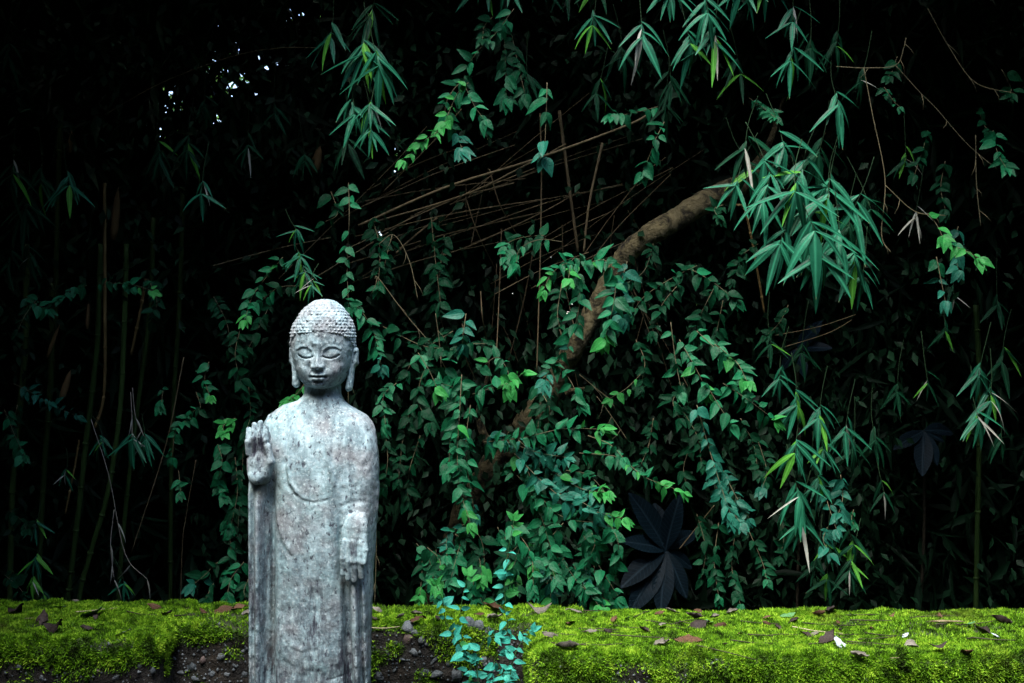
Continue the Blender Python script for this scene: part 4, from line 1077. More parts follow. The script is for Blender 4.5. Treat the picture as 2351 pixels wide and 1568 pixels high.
for pl, Yv, sz, mt, tp_, dn in [
    ([(2130, 490), (2150, 515), (2165, 545)], 4.3, 48, 'leaf_new', 'leaf_new', 0.7), ([(2180, 560), (2215, 575), (2245, 592)], 4.35, 44, 'leaf', 'leaf_new', 0.7),
    ([(2150, 590), (2160, 640), (2170, 690)], 4.4, 38, 'leaf', 'leaf_teal', 0.7), ([(2280, 300), (2290, 350), (2310, 385)], 4.4, 40, 'leaf', 'leaf', 0.7),
    ([(2060, 130), (2050, 160), (2040, 175)], 4.5, 34, 'leaf_dark', None, 0.5), ([(2030, 200), (2050, 230), (2065, 245)], 4.5, 24, 'leaf', None, 0.5), ([(2300, 160), (2320, 200), (2320, 215)], 4.5, 36, 'leaf_dark', None, 0.5),
    ([(2200, 520), (2190, 560), (2200, 620)], 4.6, 36, 'leaf_teal', None, 0.7), ([(2250, 250), (2255, 280), (2270, 300)], 4.6, 32, 'leaf_dark', None, 0.7), ([(2130, 300), (2120, 340), (2100, 400)], 4.7, 32, 'leaf_dark', None, 0.7),
    ([(2170, 370), (2160, 430), (2170, 480)], 4.7, 34, 'leaf_dark', None, 0.7),
]:
    vine(pl, Yv, sz, mt, lJ, gJ, tp_, dn, tipn=2)
gK = 'vines tangled with the low bamboo'
lK = 'tangled in the low bamboo over the wall'
for pl, Yv, sz, mt in [([(1890, 1120), (1905, 1170), (1920, 1215)], 4.3, 34, 'leaf_teal'), ([(1930, 1090), (1935, 1140), (1925, 1180)], 4.35, 34, 'leaf_teal'), ([(1900, 1210), (1890, 1240), (1905, 1270)], 4.3, 34, 'leaf_teal'), ([(1790, 1180), (1800, 1230), (1790, 1280)], 4.5, 28, 'leaf_dark'), ([(1810, 700), (1790, 740), (1760, 770)], 4.6, 28, 'leaf_dark'), ([(1740, 560), (1700, 590), (1680, 640)], 4.6, 30, 'leaf_dark'), ([(1660, 470), (1640, 480), (1650, 500)], 4.5, 30, 'leaf_dark'), ([(1960, 1170), (1955, 1190), (1960, 1205)], 4.5, 22, 'leaf')]:
    vine(pl, Yv, sz, mt, lK, gK, None, 1.1)
# bare trailing tendrils
for pl in ([(1983, 155), (2003, 262), (2032, 412), (2024, 538), (2045, 580)], [(1920, 153), (1985, 156), (2056, 150), (2075, 110), (2080, 87)], [(2056, 150), (2110, 210), (2150, 250), (2220, 330), (2290, 390)], [(2130, 20), (2180, 110), (2240, 190), (2330, 215)], [(2240, 310), (2242, 420), (2252, 520)],
        [(2032, 425), (2100, 485), (2170, 495)], [(870, 560), (905, 540), (940, 600), (960, 690)], [(1000, 720), (1010, 800), (1015, 905)], [(795, 700), (798, 800), (800, 930)], [(862, 1170), (864, 1260), (860, 1390)], [(1330, 860), (1385, 905), (1400, 915)], [(1370, 910), (1400, 950), (1440, 1010)], [(860, 640), (870, 640), (930, 720), (990, 790)]):
    pw = [P(a, b_, 4.35) for a, b_ in pl]
    o = tag(empty('vine_tendril', pw[0]), 'thin bare vine tendril trailing through the thicket', 'tendril', 'bare vine tendrils')
    q = spline([p-pw[0] for p in pw], 8)
    obj('stem', tube('stem', q, 0.0018, 5), M['stem'], o)
    for f_ in (0.3, 0.6, 0.85):
        i = int(f_*(len(q)-1)); d = Vector((rj(0.05), -0.01, -0.03-random.random()*0.04))
        obj('side_shoot', tube('side_shoot', [q[i], q[i]+d*0.5+Vector((0.005, 0, 0)), q[i]+d], [0.0012, 0.001, 0.0006], 4), M['stem'], o)

# ------------------------------------------------------------------ bamboo sprays
def spray(x, y, Y, length, n, mat, label, group, lean=0.0, fan=62, lime=0.12, dry=0.03, twig=120, mid=1.0):
    p0 = P(x, y, Y)
    top = P(x-lean*60+rj(30), y-twig, Y+random.uniform(0.05, 0.25))
    o = tag(empty('bamboo_spray', top), label, 'bamboo', group)
    midp = (p0+top)/2+Vector((rj(0.012), 0.01, 0.0))
    q = spline([Vector((0, 0, 0)), midp-top, p0-top], 6)
    obj('stem', tube('stem', q, list(np.linspace(0.0020, 0.0011, len(q))), 5), M['stem_dark'], o)
    L = length*Y/FPX
    used = set()
    for i in range(n):
        a = math.radians(-fan+2*fan*(i+0.5)/n+rj(7)+lean*25)
        back = i % 3
        base = p0+(top-p0)*(0.0 if back == 0 else random.uniform(0.04, 0.3))
        d = Vector((math.sin(a), rj(0.35)-0.18, -math.cos(a)*mid+0.05))
        nn = Vector((math.sin(a)*0.4+rj(0.3), -0.72+rj(0.25), 0.7+rj(0.25)))
        sc = L*random.uniform(0.72, 1.08)*(1.0-0.22*abs(a/math.radians(90)))
        r = random.random()
        mt = 'bam_lime' if r < lime else ('bam_dry' if r > 1-dry else mat)
        put_leaf(o, random.choice(BAM_LEAF), base, d, nn, (sc*random.uniform(1.0, 1.4)*(0.5 if mt == 'bam_dry' else 1), sc, sc), M[mt]); used.add(mt)
    w1 = 'large' if length > 104 else ('small' if length < 76 else 'medium')
    w2 = {'bam': 'green', 'bam_dark': 'deep green', 'bam_lime': 'lime', 'bam_dry': 'bleached'}[mat]
    w3 = ' with pale leaves' if {'bam_lime', 'bam_dry'} <= used and mat == 'bam' else (' with a lime leaf' if 'bam_lime' in used and mat != 'bam_lime' else (' with a bleached leaf' if 'bam_dry' in used and mat != 'bam_dry' else ''))
    o['label'] = f'{w1} {w2} bamboo spray{w3} {label}'
gS1 = 'bamboo sprays hanging at the top of the grove'
lS1 = 'high above the statue'
lS1b = 'hanging high over the leaning trunk'
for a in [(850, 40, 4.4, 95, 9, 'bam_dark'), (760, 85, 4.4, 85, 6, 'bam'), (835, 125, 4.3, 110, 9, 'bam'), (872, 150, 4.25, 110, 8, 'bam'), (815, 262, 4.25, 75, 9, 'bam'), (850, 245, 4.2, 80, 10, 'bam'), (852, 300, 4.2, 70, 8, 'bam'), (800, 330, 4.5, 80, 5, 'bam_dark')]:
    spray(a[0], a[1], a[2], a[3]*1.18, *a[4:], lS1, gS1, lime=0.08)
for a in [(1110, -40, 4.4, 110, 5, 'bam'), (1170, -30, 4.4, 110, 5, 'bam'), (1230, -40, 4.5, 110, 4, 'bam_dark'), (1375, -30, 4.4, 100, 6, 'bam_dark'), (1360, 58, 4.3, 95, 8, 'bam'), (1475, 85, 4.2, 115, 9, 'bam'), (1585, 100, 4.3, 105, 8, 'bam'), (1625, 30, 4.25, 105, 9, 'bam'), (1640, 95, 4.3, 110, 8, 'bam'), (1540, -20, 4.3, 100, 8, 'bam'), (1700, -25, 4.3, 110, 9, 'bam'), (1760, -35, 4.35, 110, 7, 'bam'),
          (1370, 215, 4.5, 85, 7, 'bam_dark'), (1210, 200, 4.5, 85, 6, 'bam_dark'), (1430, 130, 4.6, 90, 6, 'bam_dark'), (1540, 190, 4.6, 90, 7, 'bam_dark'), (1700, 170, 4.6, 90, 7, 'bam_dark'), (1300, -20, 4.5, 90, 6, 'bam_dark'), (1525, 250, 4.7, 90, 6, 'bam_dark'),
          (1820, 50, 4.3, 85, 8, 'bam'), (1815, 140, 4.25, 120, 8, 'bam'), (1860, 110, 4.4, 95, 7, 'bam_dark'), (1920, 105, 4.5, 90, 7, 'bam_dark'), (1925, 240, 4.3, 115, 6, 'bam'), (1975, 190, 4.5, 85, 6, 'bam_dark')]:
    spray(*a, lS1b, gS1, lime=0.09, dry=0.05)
gS2 = 'bamboo sprays crowding over the leaning trunk'
lS2 = 'crowding the top of the leaning trunk'
for a in [(1710, 340, 4.35, 95, 8, 'bam_dark'), (1800, 335, 4.3, 95, 9, 'bam'), (1880, 350, 4.4, 100, 8, 'bam_dark'), (1770, 400, 4.25, 95, 8, 'bam'), (1690, 425, 4.3, 90, 7, 'bam'), (1840, 395, 4.25, 100, 8, 'bam'), (1900, 430, 4.3, 100, 9, 'bam'), (1752, 460, 4.15, 95, 8, 'bam'), (1825, 440, 4.1, 115, 9, 'bam'), (1900, 455, 4.2, 110, 8, 'bam'), (1960, 480, 4.3, 105, 8, 'bam'),
          (1790, 560, 4.1, 105, 10, 'bam'), (1870, 530, 4.05, 120, 10, 'bam'), (1930, 560, 4.15, 110, 9, 'bam'), (1880, 590, 4.05, 110, 9, 'bam'), (1960, 600, 4.2, 95, 8, 'bam'), (1980, 640, 4.25, 80, 7, 'bam'), (1850, 480, 4.35, 110, 9, 'bam_dark'), (1950, 520, 4.4, 100, 8, 'bam_dark'), (1730, 390, 4.5, 100, 8, 'bam_dark'), (2000, 480, 4.4, 90, 5, 'bam_dark')]:
    lS2 = 'over the top of the leaning trunk' if a[1] < 405 else ('beside the top of the leaning trunk' if a[1] < 500 else 'below the top of the leaning trunk')
    spray(a[0], a[1], a[2], a[3]*1.3, max(5, a[4]-2), a[5], lS2, gS2, lime=0.05, dry=0.01, fan=random.uniform(62, 86), lean=rj(0.7))
gS3 = 'low bamboo sprays over the wall'
lS3 = 'low over the mossy wall'
for a in [(1770, 790, 4.5, 70, 7, 'bam_dark'), (1790, 870, 4.4, 75, 8, 'bam'), (1830, 930, 4.3, 95, 9, 'bam'), (1880, 960, 4.3, 90, 8, 'bam'), (1940, 990, 4.4, 85, 8, 'bam'), (1825, 1040, 4.2, 110, 9, 'bam'), (1890, 1030, 4.3, 85, 8, 'bam'), (1835, 1140, 4.2, 110, 9, 'bam'), (1880, 1110, 4.3, 85, 8, 'bam'), (1840, 1200, 4.25, 110, 7, 'bam'), (1960, 1030, 4.5, 85, 7, 'bam_dark'),
          (1900, 1250, 4.4, 85, 7, 'bam_dark'), (1960, 1250, 4.4, 85, 7, 'bam_dark'), (1950, 1310, 4.35, 80, 8, 'bam_dark'), (1900, 1330, 4.4, 70, 7, 'bam_dark'), (1870, 1300, 4.5, 80, 7, 'bam_dark'), (1840, 810, 4.7, 70, 7, 'bam_dark'), (2010, 1010, 4.6, 80, 5, 'bam_dark'), (2030, 1130, 4.7, 70, 5, 'bam_dark')]:
    spray(*a, lS3, gS3, lime=0.17, dry=0.03)
gS4 = 'bamboo sprays in the black gap'
lS4 = 'in the gap beyond the low bamboo'
for a in [(2245, 860, 4.5, 95, 8, 'bam'), (2275, 920, 4.5, 95, 8, 'bam'), (2245, 960, 4.4, 90, 8, 'bam'), (2300, 830, 4.8, 90, 6, 'bam_dark'), (2130, 880, 4.7, 60, 5, 'bam_dark'), (2060, 900, 4.8, 70, 7, 'bam_dark'), (2170, 760, 4.8, 60, 5, 'bam_dark'), (2300, 1010, 4.8, 80, 5, 'bam_dark'), (2080, 370, 4.6, 80, 6, 'bam_dark'), (2100, 500, 4.6, 80, 5, 'bam_dry'), (2190, 690, 4.9, 60, 5, 'bam_dark'), (2290, 700, 4.9, 70, 5, 'bam_dark')]:
    spray(*a, lS4, gS4, lime=0.1, dry=0.12)
gS5 = 'bamboo sprays in the dark grove'
lS5 = 'hanging among the tall culms'
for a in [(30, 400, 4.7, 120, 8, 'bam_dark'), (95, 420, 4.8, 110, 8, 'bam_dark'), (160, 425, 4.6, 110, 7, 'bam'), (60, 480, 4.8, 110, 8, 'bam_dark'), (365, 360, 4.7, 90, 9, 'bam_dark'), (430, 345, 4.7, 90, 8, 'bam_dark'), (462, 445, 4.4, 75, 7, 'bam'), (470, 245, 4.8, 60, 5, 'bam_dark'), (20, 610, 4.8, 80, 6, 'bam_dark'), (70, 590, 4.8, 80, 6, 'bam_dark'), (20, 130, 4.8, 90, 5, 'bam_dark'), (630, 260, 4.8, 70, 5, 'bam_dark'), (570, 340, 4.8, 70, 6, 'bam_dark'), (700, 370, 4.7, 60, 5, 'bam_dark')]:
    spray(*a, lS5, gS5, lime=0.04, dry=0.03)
lS6 = 'low behind the wall by the culms'
for a in [(305, 1008, 4.35, 85, 7, 'bam'), (335, 1010, 4.35, 80, 6, 'bam'), (235, 1015, 4.4, 60, 6, 'bam'), (150, 1090, 4.6, 55, 5, 'bam'), (80, 1210, 4.5, 55, 6, 'bam'), (80, 1285, 4.45, 65, 9, 'bam'), (75, 1335, 4.4, 50, 8, 'bam_lime'), (285, 1340, 4.4, 60, 7, 'bam'), (100, 1370, 4.4, 60, 6, 'bam_dark')]:
    spray(*a, lS6, 'small bamboo sprays behind the mossy wall', lime=0.15, dry=0.03, twig=60)
lS7 = 'just above the statue head'
for a in [(682, 530, 4.35, 60, 6, 'bam'), (690, 590, 4.3, 62, 8, 'bam'), (700, 625, 4.3, 68, 9, 'bam'), (715, 655, 4.2, 50, 8, 'bam')]:
    spray(*a, lS7, 'narrow bamboo sprays above the statue head', lime=0.15, twig=50, fan=80)
# bleached hanging twigs among the culms
for pl in ([(209, 963), (250, 1093), (287, 1270), (338, 1330)], [(304, 890), (312, 960), (335, 1010)], [(262, 1170), (254, 1250), (262, 1330)], [(300, 900), (303, 960), (303, 1020)]):
    pw = [P(a, b_, 4.4) for a, b_ in pl]
    o = tag(empty('bare_twig', pw[0]), 'bleached bare bamboo twig dangling among the culms', 'twig', 'bleached twigs among the culms')
    q = spline([p-pw[0] for p in pw], 7)
    obj('stem', tube('stem', q, 0.0016, 5), M['twig_white'], o)
    for f_ in (0.55, 0.8, 1.0):
        i = int(f_*(len(q)-1)); put_leaf(o, BAM_LEAF[2], pw[0]+q[i], Vector((rj(0.7), -0.2, -0.8)), Vector((0.5, -0.7, 0.3)), (0.06, 0.09, 0.09), M['bam_dry'])

# ------------------------------------------------------------------ big ribbed-leaf shrubs
def ribbed_leaf():
    V, F = [], []; nseg, half = 30, 4
    for i in range(nseg+1):
        t_ = i/nseg
        wdt = 0.36*math.sin(math.pi*min(1, (t_*0.97+0.02)**1.15))**0.8+0.004
        for k in range(-half, half+1):
            s = k/half
            rib = 0.5+0.5*math.sin(2*math.pi*(t_*13-abs(s)*1.3))
            V.append((s*wdt*0.5, t_, -0.22*t_*t_+0.25*abs(s)*wdt*0.5+0.020*rib*min(1, abs(s)*4)*(1-abs(s)*0.3)))
    c = 2*half+1
    for i in range(nseg):
        for k in range(2*half):
            a = i*c+k; F.append((a, a+1, a+c+1, a+c))
    me = bpy.data.meshes.new('leaf'); me.from_pydata(V, [], F)
    me.polygons.foreach_set('use_smooth', np.ones(len(F), bool)); me.materials.append(M['loquat']); me.update(); return me
RIB = ribbed_leaf()
def loquat(x, y, Y, tips, label):
    p0 = P(x, y, Y)
    base = Vector((p0.x+0.05, Y+0.25, -0.52))
    o = tag(empty('loquat_shrub', base), label, 'shrub', None)
    q = spline([Vector((0, 0, 0)), (p0-base)*0.6+Vector((0.02, 0, 0)), p0-base], 6)
    obj('stem', tube('stem', q, 0.008, 7), M['twig'], o)
    for (tx, ty, dY) in tips:
        p1 = P(tx, ty, Y+dY); d = p1-p0; L = d.length
        put_leaf(o, RIB, p0, d, Vector((rj(0.2), -0.8, 0.6)), (L*random.uniform(0.95, 1.1), L, L), M['loquat'])
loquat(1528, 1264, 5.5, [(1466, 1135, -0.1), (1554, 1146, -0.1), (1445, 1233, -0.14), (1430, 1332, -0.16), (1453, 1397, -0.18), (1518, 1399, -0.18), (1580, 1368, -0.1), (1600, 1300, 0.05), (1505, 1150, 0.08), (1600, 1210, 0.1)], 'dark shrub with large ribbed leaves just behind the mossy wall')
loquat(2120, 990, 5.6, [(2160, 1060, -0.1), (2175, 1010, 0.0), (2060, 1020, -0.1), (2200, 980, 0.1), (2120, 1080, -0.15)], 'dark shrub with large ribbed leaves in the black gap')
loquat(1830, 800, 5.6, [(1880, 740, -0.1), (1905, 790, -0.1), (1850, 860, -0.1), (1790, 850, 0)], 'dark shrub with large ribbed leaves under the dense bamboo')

# ------------------------------------------------------------------ saplings rooted in the wall recess
gT = None
kw = dict(stem='stem_green', name='sapling', cat='sapling')
vine([(1166, 1600), (1169, 1538), (1171, 1486), (1164, 1422), (1159, 1358), (1161, 1307), (1169, 1251), (1180, 1195)], 3.38, 30, 'leaf_aqua', 'tall thin sapling with pale aqua leaves rising from the wall recess', gT, 'leaf_new', 0.80, dz=-0.01, tipn=2, wst=3, **kw)
vine([(1090, 1600), (1086, 1555), (1074, 1507), (1051, 1474), (1023, 1428), (1018, 1384), (1002, 1343)], 3.38, 30, 'leaf_aqua', 'bushy aqua leaved sapling leaning out over the wall recess', gT, 'leaf_new', 0.80, dz=-0.02, tipn=1, wst=3, **kw)
vine([(1086, 1560), (1065, 1480), (1056, 1435), (1060, 1384), (1074, 1322)], 3.40, 30, 'leaf_aqua', 'slender aqua leaved sapling with a curled green tip beside the bushy one', gT, 'leaf_new', 0.7, dz=-0.02, tipn=1, wst=2.5, **kw)
vine([(1100, 1580), (1095, 1520), (1110, 1470), (1135, 1460)], 3.36, 28, 'leaf_aqua', 'short aqua leaved sapling between the two taller stems', gT, 'leaf_aqua', 0.9, dz=-0.02, wst=2.5, **kw)
vine([(1168, 1570), (1180, 1510), (1200, 1470), (1222, 1448)], 3.32, 26, 'leaf_aqua', 'aqua leaved sapling shoot bending toward the corner of the mossy block', gT, 'leaf_aqua', 1.0, dz=-0.02, wst=2.5, **kw)
vine([(1165, 1600), (1150, 1540), (1135, 1520), (1128, 1560)], 3.34, 28, 'leaf_aqua', 'low aqua leaved shoot at the foot of the tall sapling', gT, 'leaf_aqua', 0.8, dz=-0.02, wst=2.5, **kw)

# ------------------------------------------------------------------ fallen leaves and twigs on the moss
def dead_leaf(seed, lobed=False):
    r = random.Random(seed); V, F = [], []; nseg = 7
    curl = r.uniform(0.6, 1.7); bend = r.uniform(-1.2, 1.2)
    for i in range(nseg+1):
        t_ = i/nseg
        wdt = 0.60*math.sin(math.pi*min(1, (t_*0.985+0.01)**0.85))**1.15+0.012
        if lobed: wdt *= 0.75+0.45*abs(math.sin(t_*8.5))
        for k in range(-2, 3):
            s = k/2
            a = s*curl
            x = math.sin(a)*wdt*0.5/max(0.6, curl)*1.1; z = (1-math.cos(a))*wdt*0.55
            V.append((x+0.05*r.uniform(-1, 1), t_-0.5+0.03*r.uniform(-1, 1), z+bend*(t_-0.5)**2+0.07*r.uniform(-1, 1)))
    for i in range(nseg):
        for k in range(4):
            a = i*5+k; F.append((a, a+1, a+6, a+5))
    me = bpy.data.meshes.new('leaf'); me.from_pydata(V, [], F)
    me.polygons.foreach_set('use_smooth', np.ones(len(F), bool)); me.materials.append(M['dead']); me.update(); return me
DEAD = [dead_leaf(i, i in (2, 5)) for i in range(7)]
def moss_height(x, Y):
    best = WALL_TOP
    for k in (0, 1, 2):
        x0, x1, y0, y1, *_ = BLOCKS[k]
        if x0 <= x <= x1 and y0-0.05 <= Y <= y1+0.05:
            V = surf[k][0]; d = (V[:, 0]-x)**2+(V[:, 1]-Y)**2
            near = V[(d < 0.02**2)]
            if len(near): return near[:, 2].max()
    return best
def on_moss(px, py):
    zt = WALL_TOP
    for it in range(3):
        Y = FPX*(CAM_Z-zt)/(py-784); X = (px-1175.5)*Y/FPX
        zt = moss_height(X, Y)
    return X, Y, zt
KIND = {
    'b': ('dead', 'curled brown dead leaf lying on the moss'), 'd': ('dead_dark', 'dark shrivelled dead leaf lying on the moss'), 'g': ('dead_grey', 'pale grey brown dead leaf curled on the moss'),
    'u': ('dead_blue', 'pale bluish upturned dead leaf on the moss'), 'n': ('dead_green', 'fallen green leaf lying flat on the moss'), 's': ('straw', 'straw coloured bamboo sliver lying on the moss')}
FALL = [(36, 1414, 46, 'd'), (97, 1430, 44, 'd'), (126, 1453, 50, 'd'), (210, 1417, 48, 'n'), (222, 1424, 36, 'd'), (200, 1451, 26, 'd'), (281, 1461, 30, 'u'), (139, 1401, 26, 'n'), (259, 1404, 18, 's'), (66, 1427, 18, 's'), (356, 1401, 28, 'b'), (382, 1417, 28, 'd'), (511, 1407, 40, 'b'), (547, 1399, 34, 'b'), (566, 1417, 28, 'g'), (466, 1412, 20, 'b'), (174, 1391, 12, 'g'), (430, 1404, 12, 's'),
    (869, 1410, 24, 'g'), (854, 1426, 28, 'd'), (956, 1417, 24, 'g'), (974, 1425, 20, 'b'), (954, 1434, 26, 'b'), (1133, 1408, 44, 'b'), (1100, 1422, 22, 'b'), (1135, 1428, 30, 'g'), (1238, 1412, 46, 'g'), (1320, 1412, 36, 'g'), (1310, 1438, 36, 'b'), (1264, 1468, 34, 'g'), (1302, 1500, 44, 'g'), (1005, 1430, 18, 'd'), (920, 1424, 18, 'g'), (1060, 1412, 20, 'b'),
    (1410, 1432, 30, 'b'), (1357, 1461, 24, 'g'), (1397, 1459, 20, 'd'), (1478, 1456, 24, 'd'), (1543, 1411, 26, 'g'), (1596, 1424, 34, 'd'), (1594, 1444, 54, 'd'), (1626, 1436, 34, 'n'), (1654, 1444, 30, 'b'), (1581, 1479, 56, 'b'), (1521, 1487, 34, 'g'), (1664, 1487, 12, 'd'), (1762, 1441, 18, 'b'), (1521, 1446, 24, 'g'), (1682, 1414, 24, 'g'), (1440, 1424, 14, 'u'), (1512, 1417, 20, 'b'), (1602, 1415, 22, 'b'), (1640, 1425, 20, 'g'),
    (1910, 1414, 34, 'd'), (1882, 1420, 24, 'b'), (1822, 1434, 22, 'd'), (1787, 1450, 18, 'd'), (1809, 1421, 32, 'n'), (1960, 1429, 20, 'u'), (1925, 1441, 20, 'b'), (1930, 1454, 18, 'd'), (1852, 1466, 34, 'd'), (1870, 1463, 20, 'g'), (1900, 1476, 42, 'd'), (1928, 1487, 44, 'u'), (1973, 1507, 34, 'g'), (2048, 1429, 14, 'b'), (2172, 1441, 70, 's'), (2159, 1426, 16, 'b'), (2227, 1441, 28, 'n'), (2298, 1436, 36, 'd'), (2255, 1459, 46, 'd'), (2285, 1466, 16, 'u'), (2091, 1487, 42, 'g'), (2079, 1466, 18, 'u'), (2220, 1509, 38, 'b'), (2155, 1499, 34, 'd'), (2053, 1509, 22, 's'), (1345, 1420, 40, 's'), (1760, 1424, 16, 'b'), (2000, 1450, 12, 'b'), (1450, 1490, 14, 'g'), (1700, 1462, 14, 'b')]
for i, (px, py, sz, kd) in enumerate(FALL):
    X, Y, zt = on_moss(px, py)
    L = sz*1.25*Y/FPX
    a = random.uniform(-0.6, 0.6)+(math.pi/2 if random.random() < 0.75 else 0)+(math.pi if random.random() < 0.5 else 0)
    mt, lb = KIND[kd]
    where = 'beside the saplings' if X > 0.07 else ('beyond the raised hand' if X < -1.09 else 'behind the statue')
    lb = ('large ' if sz >= 40 else ('tiny ' if sz < 20 else 'small '))+lb+' '+where
    if kd == 's': me, sc = DEAD[0], (L*0.16, L, L*0.16)
    elif kd in 'nu': me, sc = DEAD[1 if i % 2 else 3], (L*0.9, L, L*0.5)
    else: me, sc = random.choice(DEAD), (L*random.uniform(0.7, 1.0), L, L*random.uniform(0.6, 1.0))
    tilt = rj(0.5) if kd != 's' else 0.03
    if kd == 'u': tilt = 0.45
    mw = Matrix.Translation((X, Y, zt+0.010)) @ Matrix.Rotation(a, 4, 'Z') @ Matrix.Rotation(tilt, 4, 'X') @ Matrix.Rotation(rj(0.4), 4, 'Y') @ Matrix.Diagonal((*sc, 1))
    if kd in 'bdg' and random.random() < 0.5: mw = mw @ Matrix.Rotation(math.pi, 4, 'Y'); mw.translation.z += 0.012
    o = obj('fallen_leaf', me, None); o.matrix_basis = mw; set_mat(o, M[mt]); tag(o, lb, 'leaf', {'b': 'brown leaves on the moss', 'd': 'dark leaves on the moss', 'g': 'pale dead leaves on the moss', 'u': 'bluish leaves on the moss', 'n': 'green leaves on the moss', 's': 'slivers on the moss'}[kd])
TW = [(1402, 1464, 1548, 1473), (1277, 1460, 1324, 1464), (1324, 1436, 1365, 1430), (1599, 1497, 1737, 1509), (1455, 1421, 1508, 1401), (1945, 1479, 2066, 1487), (1842, 1436, 2006, 1439), (1759, 1466, 1832, 1464), (1819, 1446, 1935, 1461), (1985, 1459, 2079, 1466), (1677, 1476, 1775, 1484), (1717, 1465, 1775, 1466), (1334, 1407, 1385, 1407), (175, 1411, 240, 1410), (849, 1447, 918, 1445), (1400, 1440, 1480, 1448), (1560, 1432, 1620, 1446), (1700, 1432, 1790, 1438), (2090, 1424, 2200, 1420), (2230, 1470, 2330, 1480), (290, 1412, 360, 1418), (400, 1420, 450, 1414), (1540, 1440, 1600, 1428), (1480, 1430, 1560, 1440)]
for i in range(16):
    x0 = random.uniform(1250, 2250); y0 = random.uniform(1418, 1495); TW.append((x0, y0, x0+random.uniform(30, 110), y0+rj(10)))
for i, (x0, y0, x1, y1) in enumerate(TW):
    a = Vector(on_moss(x0, y0)); b_ = Vector(on_moss(x1, y1)); c = (a+b_)/2; mid_ = Vector(on_moss((x0+x1)/2+rj(5), (y0+y1)/2+rj(3)))
    for v_ in (a, b_, mid_): v_.z += 0.009
    q = spline([a-a, mid_-a, b_-a], 6)
    straw = i in (13, 14, 8)
    o = obj('fallen_twig', tube('fallen_twig', q, list(np.linspace(0.0022, 0.0011, len(q))), 5, 0.2), M['straw' if straw else 'twig'])
    o.location = a
    wl = 'long' if (a-b_).length > 0.16 else 'short'; wh = 'beside the saplings' if a.x > 0.07 else 'beside the statue'
    tag(o, f'{wl} straw coloured stalk lying on the moss {wh}' if straw else f'{wl} thin dark twig lying on the moss {wh}', 'twig', 'straw stalks on the moss' if straw else 'dark twigs on the moss')

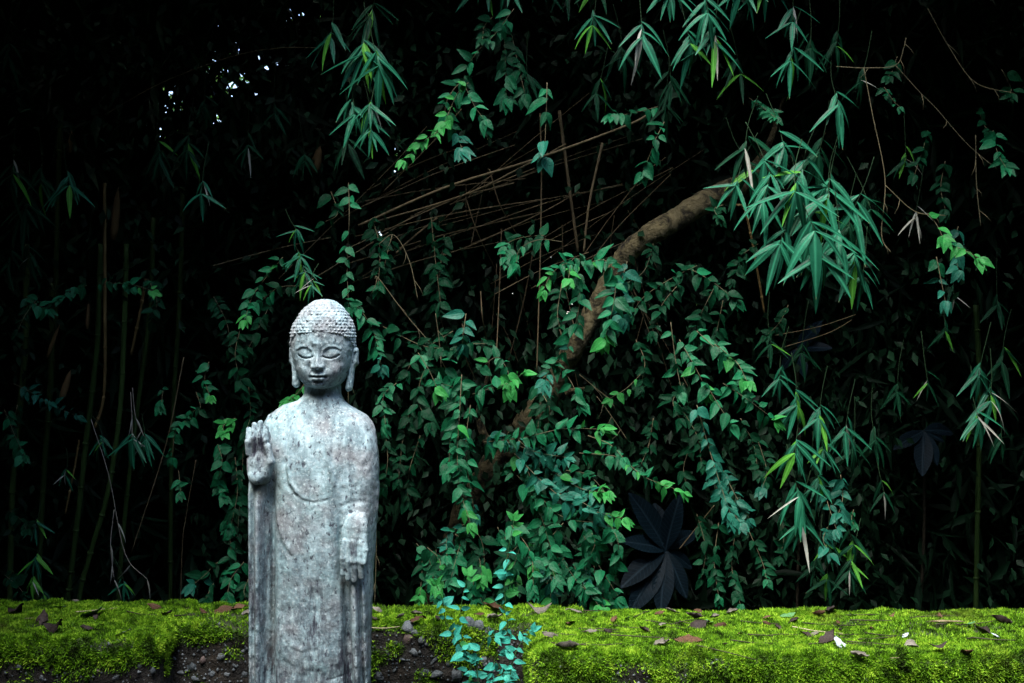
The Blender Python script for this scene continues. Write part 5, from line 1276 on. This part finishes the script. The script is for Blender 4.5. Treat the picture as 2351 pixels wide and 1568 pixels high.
# ------------------------------------------------------------------ the mass of the thicket behind and the canopy over it
def project(c):
    return 1175.5+c[:, 0]*FPX/c[:, 1], 784-(c[:, 2]-CAM_Z)*FPX/c[:, 1]
def thicket():
    n = 190000
    c = np.stack([rng.uniform(-7, 7, n), rng.uniform(5.7, 9.0, n), rng.uniform(-0.5, 5.4, n)], 1)
    px, py = project(c)
    thin = np.zeros(n)
    for (ax, ay, rx, ry, s) in ((530, 170, 110, 85, 0.70), (400, 260, 60, 110, 0.60), (912, 345, 20, 36, 0.985), (860, 520, 40, 60, 0.5), (1290, 720, 130, 130, 0.55), (1560, 740, 60, 60, 0.5), (700, 60, 90, 70, 0.55)):
        thin = np.maximum(thin, s*np.exp(-((px-ax)/rx)**2-((py-ay)/ry)**2))
    keep = rng.random(n) > thin
    c = c[keep]; n = len(c)
    d = unit_rand(n)*0.9+np.array([0, 0, -0.7])
    nm = unit_rand(n)+np.array([0, -0.6, 0.4])
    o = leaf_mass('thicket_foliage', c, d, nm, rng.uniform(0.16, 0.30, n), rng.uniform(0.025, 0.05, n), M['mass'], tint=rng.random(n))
    tag(o, 'deep mass of dark leaves filling the back of the thicket', 'foliage', kind='stuff')
    n = 34000
    c = np.stack([rng.uniform(-9, 9, n), rng.uniform(9.2, 10.8, n), rng.uniform(-0.5, 6.5, n)], 1)
    px, py = project(c); thin = np.zeros(n)
    for (ax, ay, rx, ry, s) in ((520, 180, 130, 110, 0.9), (400, 260, 70, 120, 0.85), (912, 345, 40, 60, 1.0), (860, 500, 50, 70, 0.8), (1290, 720, 150, 140, 0.55), (1560, 740, 70, 70, 0.8), (690, 60, 110, 80, 0.8)):
        thin = np.maximum(thin, s*np.clip(1.8*np.exp(-((px-ax)/rx)**2-((py-ay)/ry)**2), 0, 1))
    c = c[rng.random(n) > thin]; n = len(c)
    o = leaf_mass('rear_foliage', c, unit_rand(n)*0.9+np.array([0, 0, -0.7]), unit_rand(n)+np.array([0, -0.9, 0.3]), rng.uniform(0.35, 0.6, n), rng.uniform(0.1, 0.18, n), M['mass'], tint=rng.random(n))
    tag(o, 'rear screen of broad dark leaves closing the thicket', 'foliage', kind='stuff')
    # low undergrowth over the soil
    n = 30000
    c = np.stack([rng.uniform(-4.5, 4.5, n), rng.uniform(5.75, 8.5, n), -0.5+0.45*rng.random(n)**1.3], 1)
    o = leaf_mass('undergrowth_foliage', c, unit_rand(n)*0.8+np.array([0, -0.2, 0.5]), unit_rand(n)+np.array([0, -0.6, 0.6]), rng.uniform(0.12, 0.25, n), rng.uniform(0.03, 0.07, n), M['mass'], tint=rng.random(n))
    tag(o, 'dark low undergrowth covering the soil behind the wall', 'undergrowth', kind='stuff')
    # canopy overhead
    n = 110000
    c = np.stack([rng.uniform(-8, 8, n), rng.uniform(1.8, 9.5, n), rng.uniform(2.8, 5.0, n)], 1)
    edge = 4.15-1.9*np.clip(-0.85-c[:, 0], 0, 0.95)-1.2*np.clip(c[:, 0]-1.3, 0, 1.5)+0.5*fbm(c[:, 0]*0.9, c[:, 2]*0.5, c[:, 0]*0)  # front ends extended out of view, added to shade the wall's two ends
    lowest = 2.80+0.25*np.clip(c[:, 1]-4.2, 0, 4)
    keep = (c[:, 1] > edge) & (c[:, 2] > lowest)
    c = c[keep]; n = len(c)
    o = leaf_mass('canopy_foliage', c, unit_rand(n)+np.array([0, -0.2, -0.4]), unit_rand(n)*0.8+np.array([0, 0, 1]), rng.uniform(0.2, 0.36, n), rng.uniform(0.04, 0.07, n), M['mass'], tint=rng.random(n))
    tag(o, 'overhanging canopy of dark bamboo leaves above the thicket', 'foliage', kind='stuff')
    # brighter trees standing in the open far behind the thicket
    n = 26000
    c = np.stack([rng.uniform(-12, 12, n), rng.uniform(13, 15, n), rng.uniform(0.3, 7.5, n)], 1)
    keep = fbm(c[:, 0]*0.6, c[:, 1]*0.6, c[:, 2]*0.6)+0.02*(4-c[:, 2]) > -0.13
    c = c[keep]; n = len(c)
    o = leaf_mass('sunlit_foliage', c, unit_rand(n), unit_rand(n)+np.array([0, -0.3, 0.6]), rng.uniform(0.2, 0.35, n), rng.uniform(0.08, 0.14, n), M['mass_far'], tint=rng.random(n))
    tag(o, 'pale green foliage glimpsed through gaps in the thicket', 'foliage', kind='stuff')
    # small dark leaves filling between the nearer sprays
    n = 26000
    c = np.stack([rng.uniform(-2.6, 2.6, n), rng.uniform(4.75, 5.9, n), rng.uniform(0.0, 2.9, n)], 1)
    px, py = project(c)
    dens = np.clip(0.35+2.2*fbm(c[:, 0]*1.6, c[:, 1]*1.6, c[:, 2]*1.6)+0.5*np.exp(-((px-1350)/420)**2-((py-1050)/330)**2)-0.5*np.exp(-((px-2200)/220)**2)-0.45*np.exp(-((px-330)/180)**2-((py-1150)/260)**2)-2.0*np.exp(-((px-1520)/75)**4-((py-1280)/150)**4), 0, 1)
    keep = rng.random(n) < dens*0.8
    c = c[keep]; n = len(c)
    o = leaf_mass('inner_foliage', c, unit_rand(n)*0.7+np.array([0, -0.15, -0.8]), unit_rand(n)*0.7+np.array([0, -0.7, 0.6]), rng.uniform(0.04, 0.075, n), rng.uniform(0.02, 0.038, n), M['mass'], tint=rng.random(n))
    tag(o, 'small dark leaves filling the depth between the vines', 'foliage', kind='stuff')
def clearing():
    """unseen leaf masses added behind the camera and on both flanks, blocking low sky"""
    def ring(n, x0, x1, y0, y1, h):
        return np.stack([rng.uniform(x0, x1, n), rng.uniform(y0, y1, n), h*rng.random(n)], 1)
    c = np.concatenate([ring(26000, -10, 10, -5.5, -3.0, 7.0), ring(13000, -7, -4.2, -4.5, 6, 7.0), ring(13000, 4.2, 7, -4.5, 6, 7.0)])  # added out of view so only high sky lights the scene
    n = len(c)
    o = leaf_mass('sky_screen_foliage', c, unit_rand(n)+np.array([0, 0, -0.3]), unit_rand(n)+np.array([0, 0.3, 0.5]), rng.uniform(0.35, 0.6, n), rng.uniform(0.14, 0.26, n), M['mass'], tint=rng.random(n))
    tag(o, 'added unseen wall of dark foliage blocking low sky light from the clearing', 'foliage', kind='stuff')
def boughs():
    """unseen boughs added to shade the culm end of the wall and the far end"""
    a = np.stack([rng.uniform(-4.8, -1.75, 9000), rng.uniform(0.2, 3.0, 9000), rng.uniform(2.5, 4.6, 9000)], 1)  # added out of view to darken the moss and culms at this end
    b2 = np.stack([rng.uniform(2.0, 4.6, 3000), rng.uniform(0.8, 3.2, 3000), rng.uniform(2.6, 4.6, 3000)], 1)
    c = np.concatenate([a, b2]); n = len(c)
    o = leaf_mass('added_shade_foliage', c, unit_rand(n)+np.array([0, 0, -0.4]), unit_rand(n)*0.8+np.array([0, 0, 1]), rng.uniform(0.2, 0.36, n), rng.uniform(0.05, 0.09, n), M['mass'], tint=rng.random(n))
    tag(o, 'unseen leafy boughs added above both ends of the mossy wall to shade it', 'foliage', kind='stuff')
thicket(); clearing(); boughs()
print('vine leaves', n_leaf, 'objects', len(bpy.data.objects))
